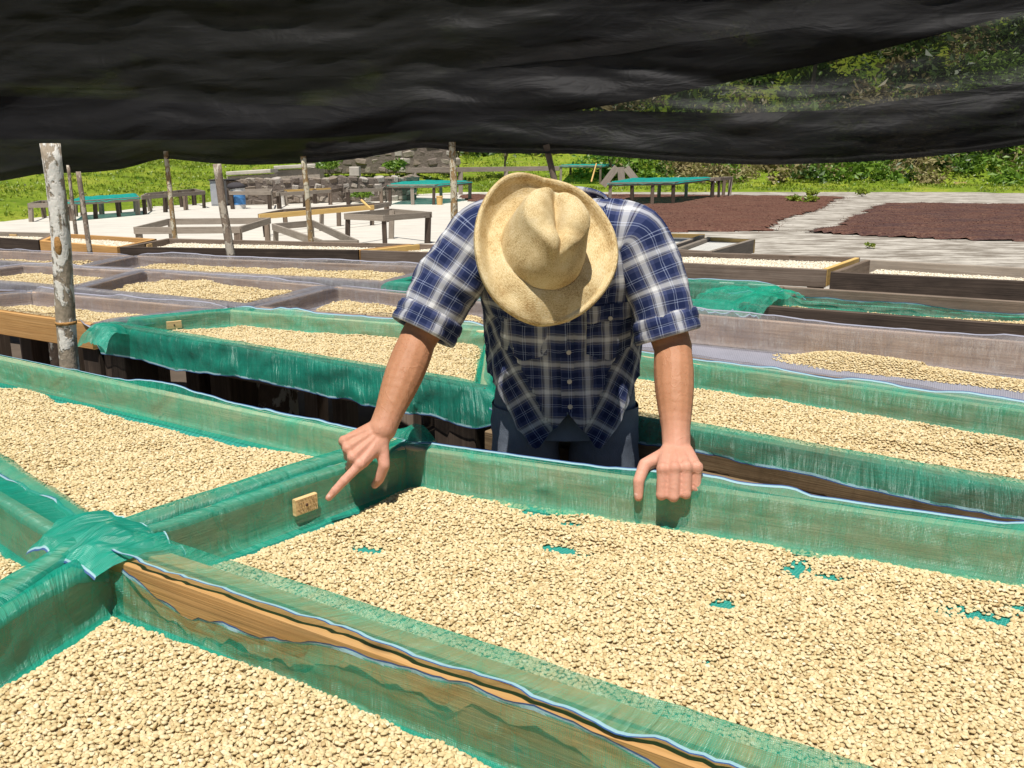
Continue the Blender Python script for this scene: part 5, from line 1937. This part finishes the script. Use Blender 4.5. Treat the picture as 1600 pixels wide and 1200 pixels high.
def cherry_bed(label, pix, seed, mat):
    poly = np.array([at(u, v, .03)[:2] for u, v in pix])
    lo, hi = poly.min(0) - .3, poly.max(0) + .3
    st = .14
    xs, ys = np.arange(lo[0], hi[0], st), np.arange(lo[1], hi[1], st)
    X, Y = np.meshgrid(xs, ys, indexing='ij')
    inside = np.zeros(X.shape, bool)
    dist = np.full(X.shape, 1e9)
    for i in range(len(poly)):
        a_, b_ = poly[i], poly[(i + 1) % len(poly)]
        cond = ((a_[1] > Y) != (b_[1] > Y)) & (X < (b_[0] - a_[0]) * (Y - a_[1]) / (b_[1] - a_[1] + 1e-9) + a_[0])
        inside ^= cond
        d = b_ - a_
        t = np.clip(((X - a_[0]) * d[0] + (Y - a_[1]) * d[1]) / d.dot(d), 0, 1)
        dist = np.minimum(dist, np.hypot(X - a_[0] - t * d[0], Y - a_[1] - t * d[1]))
    sd = np.where(inside, dist, -dist) + .30 * fbm(X * 1.1, Y * 1.1, seed) + .12 * fbm(X * 4, Y * 4, seed + 1)
    Z = .008 + np.clip(sd / .3, -.2, 1) * .045 + np.where(sd > .05, .014 * r.random(X.shape) + .02 * fbm(X * 1.5, Y * 3, seed + 3), 0)
    idx = np.arange(X.size).reshape(X.shape)
    okf = (sd[:-1, :-1] > 0) & (sd[1:, :-1] > 0) & (sd[1:, 1:] > 0) & (sd[:-1, 1:] > 0)
    I, J = np.nonzero(okf)
    m = MB()
    m.add(np.stack([X, Y, Z], -1).reshape(-1, 3), [(idx[i, j], idx[i + 1, j], idx[i + 1, j + 1], idx[i, j + 1]) for i, j in zip(I, J)])
    # loose cherries round the ragged edge and over the top
    n_ = 9000
    px_, py_ = r.uniform(lo[0], hi[0], n_), r.uniform(lo[1], hi[1], n_)
    ii, jj = np.clip(((px_ - lo[0]) / st).astype(int), 0, X.shape[0] - 1), np.clip(((py_ - lo[1]) / st).astype(int), 0, X.shape[1] - 1)
    k = sd[ii, jj] > -.12
    add_leaves(m, np.stack([px_[k], py_[k], np.maximum(Z[ii, jj][k], .01) + .002], -1), .024, r, up=.0, asp=.8)
    m.build('coffee_cherries', mat, kind='stuff', label=label, cat='coffee cherries')


cherry_bed('reddish brown bed of drying coffee cherries behind the man\'s shoulder', [(716, 304), (1000, 304), (1325, 307), (1290, 322), (1240, 340), (1205, 359), (960, 364), (840, 338), (720, 309)], 61, CHERRY_RED)
cherry_bed('darker purple brown bed of drying coffee cherries at the right edge', [(1372, 317), (1620, 319), (1900, 330), (1900, 384), (1600, 377), (1420, 371), (1262, 362), (1300, 350), (1330, 336)], 71, CHERRY_PURPLE)

# ------------------------------------------------------------------ walls and things at the back of the yard
STONE_M = []
for k_, cs in enumerate([((.17, .13, .10), (.30, .25, .20)), ((.24, .20, .16), (.42, .37, .31)), ((.12, .095, .08), (.22, .18, .15)), ((.32, .28, .24), (.52, .48, .43))]):
    m_, nt_, b_ = new_mat('rough stone')
    q_ = NT(nt_)
    p_ = q_.n('ShaderNodeTexCoord').outputs['Object']
    rn = q_.n('ShaderNodeObjectInfo').outputs['Random']
    nz2 = q_.noise(p_, 9, 4, .65)
    c_ = q_.mix(nz2, cs[0], cs[1])
    q_.l(c_, b_.inputs['Base Color']); b_.inputs['Roughness'].default_value = .95
    q_.bump(nz2, .8, .04, b_.inputs['Normal'])
    STONE_M.append(m_)


def stone_meshes(w, d, h, n, seed):
    out = []
    rs = np.random.default_rng(seed)
    for k in range(n):
        bm = bmesh.new()
        bmesh.ops.create_cube(bm, size=1)
        bmesh.ops.bevel(bm, geom=bm.edges[:], offset=.2, segments=1, affect='EDGES')
        for v in bm.verts:
            v.co = Vector((v.co.x * w * rs.uniform(.9, 1.1), v.co.y * d * rs.uniform(.85, 1.15), v.co.z * h * rs.uniform(.85, 1.12)))
        me = bpy.data.meshes.new('stone'); bm.to_mesh(me); bm.free()
        me.materials.append(STONE_M[k % len(STONE_M)])
        out.append(me)
    return out


def stone_wall(label, p0, p1, h, sw, sh_, seed, z0=0.0):
    p0, p1 = np.asarray(p0, float), np.asarray(p1, float)
    L = np.linalg.norm(p1 - p0); d = (p1 - p0) / L
    ang = math.atan2(d[1], d[0])
    root = empty('stone_wall', (p0[0], p0[1], z0), label, 'stone wall')
    m = MB(); m.board((*p0, z0 + h * .47), (*p1, z0 + h * .47), .28, h * .94, ch=.03)
    m.build('mortar', STONE_M[2], root)
    ms = stone_meshes(sw, .34, sh_, 8, seed)
    rs = np.random.default_rng(seed)
    nr = max(1, int(round(h / sh_)))
    for row in range(nr):
        x = -.1 + (row % 2) * sw * .5
        while x < L:
            o = bpy.data.objects.new('stone', rs.choice(ms))
            p = d * (x + sw * .5)
            o.location = (p[0], p[1], (row + .5) * h / nr + rs.uniform(-.02, .02))
            o.rotation_euler = (rs.uniform(-.15, .15), rs.uniform(-.25, .25), ang + rs.uniform(-.15, .15))
            s_ = rs.uniform(.55, 1.3)
            o.scale = (s_, rs.uniform(.75, 1.15), rs.uniform(.75, 1.25))
            link(o, root)
            x += sw * s_ * 1.02
    return root


wa, wb = atY(352, 318, 28.6), atY(640, 308, 31.6)
stone_wall('low dark stone wall along the back of the yard', wa[:2], wb[:2], .80, .34, .2, 5)
wa, wb = atY(480, 270, 37.5), atY(705, 268, 38.5)
stone_wall('pale ruined stone wall above the low wall', wa[:2], wb[:2], 1.25, .42, .28, 9, z0=.72)
SLAB = flat('weathered pale concrete slab', (.50, .46, .40), .95, .4, 3, .5)
for k_, (u0, v0, u1, v1, Y, lab) in enumerate([(356, 271, 425, 267, 31.2, 'thin pale slab lying left on the stone wall'), (430, 262, 500, 258, 33, 'higher pale slab left of the round bush'), (545, 268, 560, 268, 31.8, 'small pale block on the wall between the bushes')]):
    a_, b_ = atY(u0, v0, Y), atY(u1, v1, Y)
    o = MB(); o.board(a_ + V3(0, .3, 0), b_ + V3(0, .3, 0), 1.0 if k_ < 2 else .4, .12 if k_ < 2 else .3, ch=.02)
    tag(o.build('concrete_slab', SLAB, origin=(a_ + b_) / 2), lab, 'concrete slab')
    if k_ < 2:
        o = MB(); o.board(a_ + V3(0, .3, -.45), b_ + V3(0, .3, -.45), .8, .72, ch=.02)
        tag(o.build('block_wall', STONE_M[1], origin=(a_ + b_) / 2 - V3(0, 0, .8)), 'rough block wall under the %s pale slab' % ('left' if k_ == 0 else 'higher'), 'wall')


def far_table(label, px, woods=None, net=None, legs=None, rail=.10, group='work tables across the yard', h=None, lw=.09):
    "px: near-left, near-right, far-right, far-left as (u, v_top, v_ground)"
    pts, zt = [], []
    for (u, vt, vg) in px:
        g = at(u, vg, .006)
        t = atY(u, vt, g[1])
        pts.append(t[:2]); zt.append(t[2])
    z = h or float(np.mean(zt))
    C = np.array(pts)
    root = empty('work_table', (*C.mean(0), 0), label, 'table', group)
    woods = woods or [WOOD_GREY] * 4
    I = offset_poly(C, -.02)
    for i in range(4):
        a_, b_ = I[i], I[(i + 1) % 4]
        m = MB(); m.board((*a_, z - rail / 2), (*b_, z - rail / 2 + .004 * (i % 2)), .035, rail); m.build('rail', woods[i], root)
    L = offset_poly(C, -.06)
    nl_ = legs or 2
    for k in range(nl_):
        t = k / (nl_ - 1)
        for p, q_ in ((L[0], L[1]), (L[3], L[2])):
            s_ = p * (1 - t) + q_ * t
            m = MB(); w = lw * random.uniform(.85, 1.25)
            m.board((s_[0] + random.uniform(-.03, .03), s_[1], 0), (*s_, z - rail * .3), w, w, up=(1, 0, 0)); m.build('leg', random.choice([WOOD_GREY, WOOD_OLD, WOOD_DARK]), root)
    if net is not None:
        m = MB()
        nu, nv = 30, 10
        P = np.zeros((nu, nv, 3)); UV = np.zeros((nu, nv, 2))
        O = offset_poly(C, .03)
        for i in range(nu):
            for j in range(nv):
                a_, b_ = i / (nu - 1), j / (nv - 1)
                p = (O[0] * (1 - a_) + O[1] * a_) * (1 - b_) + (O[3] * (1 - a_) + O[2] * a_) * b_
                edge = max(0, .12 - min(b_, 1 - b_, a_ * 2, (1 - a_) * 2)) / .12
                P[i, j] = (*p, z + .025 + .02 * float(fbm(a_ * 9, b_ * 4, 3)) - .07 * edge ** 2 * (1 + .6 * float(fbm(a_ * 14, b_, 8))))
                UV[i, j] = (a_ * 3, b_)
        m.grid(P, UV); m.build('net_cover', net, root, smooth=True)
    return root


far_table('grey bare table at the foot of the grass bank, leftmost', [(42, 318, 347), (112, 316, 345), (122, 312, 338), (62, 313, 340)])
far_table('teal netted table behind the pale pole, on the left', [(106, 314, 346), (218, 308, 336), (214, 304, 330), (124, 308, 337)], net=NET_TEAL, legs=4)
far_table('grey bare table between the left teal table and the metal cabinet', [(219, 305, 336), (321, 298, 325), (304, 296, 320), (228, 301, 330)], legs=4)
far_table('large bare grey table standing nearest in the yard', [(207, 353, 410), (376, 351, 408), (424, 342, 388), (262, 344, 390)], legs=2, lw=.085)
far_table('narrow bare frame slanting towards the man, left of his table', [(500, 376, 440), (562, 375, 440), (489, 343, 394), (424, 350, 402)], lw=.08)
far_table('bare grey table with splayed legs left of the peeling pole', [(536, 331, 384), (600, 338, 388), (676, 332, 380), (612, 326, 372)], lw=.085)
far_table('long low table with new orange boards', [(400, 334, 372), (585, 322, 352), (613, 316, 345), (440, 325, 361)], woods=[WOOD_YELLOW, WOOD_GREY, WOOD_OLD, WOOD_OLD], legs=3)
far_table('bare grey table in front of the blue barrel', [(357, 299, 327), (424, 299, 327), (426, 295, 321), (364, 295, 322)])
far_table('bare table with an orange far board before the stone wall', [(430, 299, 327), (518, 299, 320), (540, 293, 315), (442, 295, 321)], woods=[WOOD_GREY, WOOD_OLD, WOOD_YELLOW, WOOD_GREY], legs=3)
far_table('grey table touching the left end of the middle teal table', [(540, 295, 320), (598, 294, 318), (604, 290, 312), (546, 291, 314)])
far_table('long teal netted table in the middle of the yard', [(606, 289, 320), (680, 289, 320), (738, 282, 312), (642, 281, 309)], net=NET_TEAL, legs=3)
far_table('teal netted table standing on the left cherry bed', [(950, 285, 323), (1055, 285, 321), (1118, 277, 309), (986, 278, 311)], net=NET_TEAL, legs=4)
far_table('short bare trestle joined to the right teal table', [(1108, 279, 312), (1126, 279, 311), (1146, 275, 308), (1130, 275, 308)])
far_table('farthest teal netted table on the bank behind the hat', [(874, 259, 296), (940, 259, 296), (962, 257, 293), (890, 256, 293)], net=NET_TEAL)

# timber rail fence
a_, b_ = atY(636, 266, 34.5), atY(872, 263, 38.0)
rt = empty('timber_rail', ((a_[0] + b_[0]) / 2, (a_[1] + b_[1]) / 2, 0), 'grey timber rail on short posts behind the middle teal table', 'rail fence')
m = MB(); m.board(a_, b_, .18, .17); m.build('beam', WOOD_GREY, rt)
for t in (.04, .33, .63, .96):
    p = a_ + (b_ - a_) * t
    m = MB(); m.board((p[0], p[1], float(terrain_z(p[0], p[1])) - .1), (p[0] + .02, p[1], p[2] - .08), .16, .16, up=(1, 0, 0)); m.build('post', WOOD_GREY, rt)
# leaning planks and stick by the far teal table
rt = empty('plank_stack', (*atY(965, 288, 33)[:2], 0), 'pale planks leaning together behind the right teal table', 'planks')
for (u0, v0, u1, v1) in ((942, 290, 964, 261), (972, 291, 970, 261), (994, 282, 978, 262)):
    m = MB(); m.board(atY(u0, v0, 33) + V3(0, .05, 0), atY(u1, v1, 33.1), .06, .24, up=(1, 0, 0)); m.build('plank', WOOD_GREY, rt)
m = MB(); m.tube([atY(924, 284, 31), atY(932, 255, 31.2)], [.028, .022], 8)
tag(m.build('stick', WOOD_YELLOW, origin=atY(924, 284, 31)), 'thin yellow stick leaning by the far teal table', 'stick')
m = MB(); m.tube([atY(565, 313, 15.8), atY(579, 326, 14.6)], [.02, .016], 8)
tag(m.build('stick', WOOD_YELLOW, origin=atY(579, 326, 14.6)), 'short yellow stick lying across the table with orange boards', 'stick')

# barrel, cabinet, buckets
BLUE = flat('faded blue paint', (.07, .24, .55), .5, .25, 12, .1)
WHITE = flat('chalky white paint', (.72, .70, .66), .7, .15, 12, .1)
METAL = flat('dull grey sheet metal', (.40, .42, .45), .5, .25, 5, .2, .5, .3)
DARKM = flat('dark canvas', (.05, .045, .05), .9, .3, 8, .5)
p = at(373, 326, .006)
rt = empty('barrel', p, 'blue barrel with a white base and dark cover beside the knotty pole', 'barrel')
R_ = .205
for nm, z0, z1, mt in (('base', 0, .13, WHITE), ('body', .13, .45, BLUE), ('top', .45, .60, WHITE)):
    m = MB(); m.tube([p + V3(0, 0, z0 + .002), p + V3(0, 0, z1)], R_, 24); m.build(nm, mt, rt, smooth=False)
for z in (.13, .30, .45):
    m = MB(); m.tube([p + V3(0, 0, z - .012), p + V3(0, 0, z), p + V3(0, 0, z + .012)], [R_ * 1.005, R_ * 1.035, R_ * 1.005], 24, cap=False); m.build('hoop', BLUE, rt, smooth=True)
m = MB(); m.ellipsoid(p + V3(-.03, 0, .62), (.26, .24, .12), None, 8, 16); m.build('cover', DARKM, rt, smooth=True)
p = at(341, 322, .006)
rt = empty('metal_cabinet', p, 'grey metal cabinet at the edge of the grass', 'cabinet')
m = MB(); m.board(p + V3(-.2, .2, .37), p + V3(.2, .2, .37), .4, .74, ch=.01); m.build('body', METAL, rt)
m = MB(); m.board(p + V3(-.18, -.006, .36), p + V3(.18, -.006, .36), .012, .62, ch=.003); m.build('door', METAL, rt)
m = MB(); m.board(p + V3(-.22, .2, .76), p + V3(.58, .2, .78), .5, .03, ch=.004); m.build('lid', DARKM, rt)
for (u, v, wd, hh, mt, lab) in ((441, 320, .22, .28, WHITE, 'white bucket standing under the table with the orange board'), (414, 318, .16, .25, WHITE, 'smaller white bucket nearer the blue barrel'), (687, 320, .20, .26, WOOD_YELLOW, 'yellow wooden bucket at the leg of the middle teal table')):
    p = at(u, v, .006)
    rt = empty('bucket', p, lab, 'bucket')
    m = MB(); m.tube([p + V3(0, 0, .002), p + V3(0, 0, hh)], [wd * .42, wd * .5], 18); m.build('body', mt, rt, smooth=False)
    m = MB(); m.tube([p + V3(0, 0, hh - .02), p + V3(0, 0, hh + .006)], wd * .53, 18, cap=False); m.build('rim', mt, rt, smooth=True)

# stumps that carry the near tables
for (u, v, w, h, T, lab) in ((178, 570, .17, .80, 'E', None), (385, 600, .26, .81, 'E', None), (45, 545, .2, .80, 'G', None), (690, 672, .20, .80, 'E', None)):
    p = at(u, v, .62)
    p = p + V3(*(np.array([.56, .83]) * .12), 0)
    m = MB()
    zs = np.linspace(0, h, 9)
    m.tube([V3(p[0] + .02 * float(fbm(z * 3, u, 5)), p[1], z) for z in zs], w / 2 * (1.1 - .15 * zs / h), 12)
    m.build('stump', BARK_STUMP, TR[T]['root'], smooth=True)
print('beans', N_BEANS, 'tris', sum(len(o.data.loop_triangles) if not o.data.calc_loop_triangles() else 0 for o in bpy.data.objects if o.type == 'MESH'))
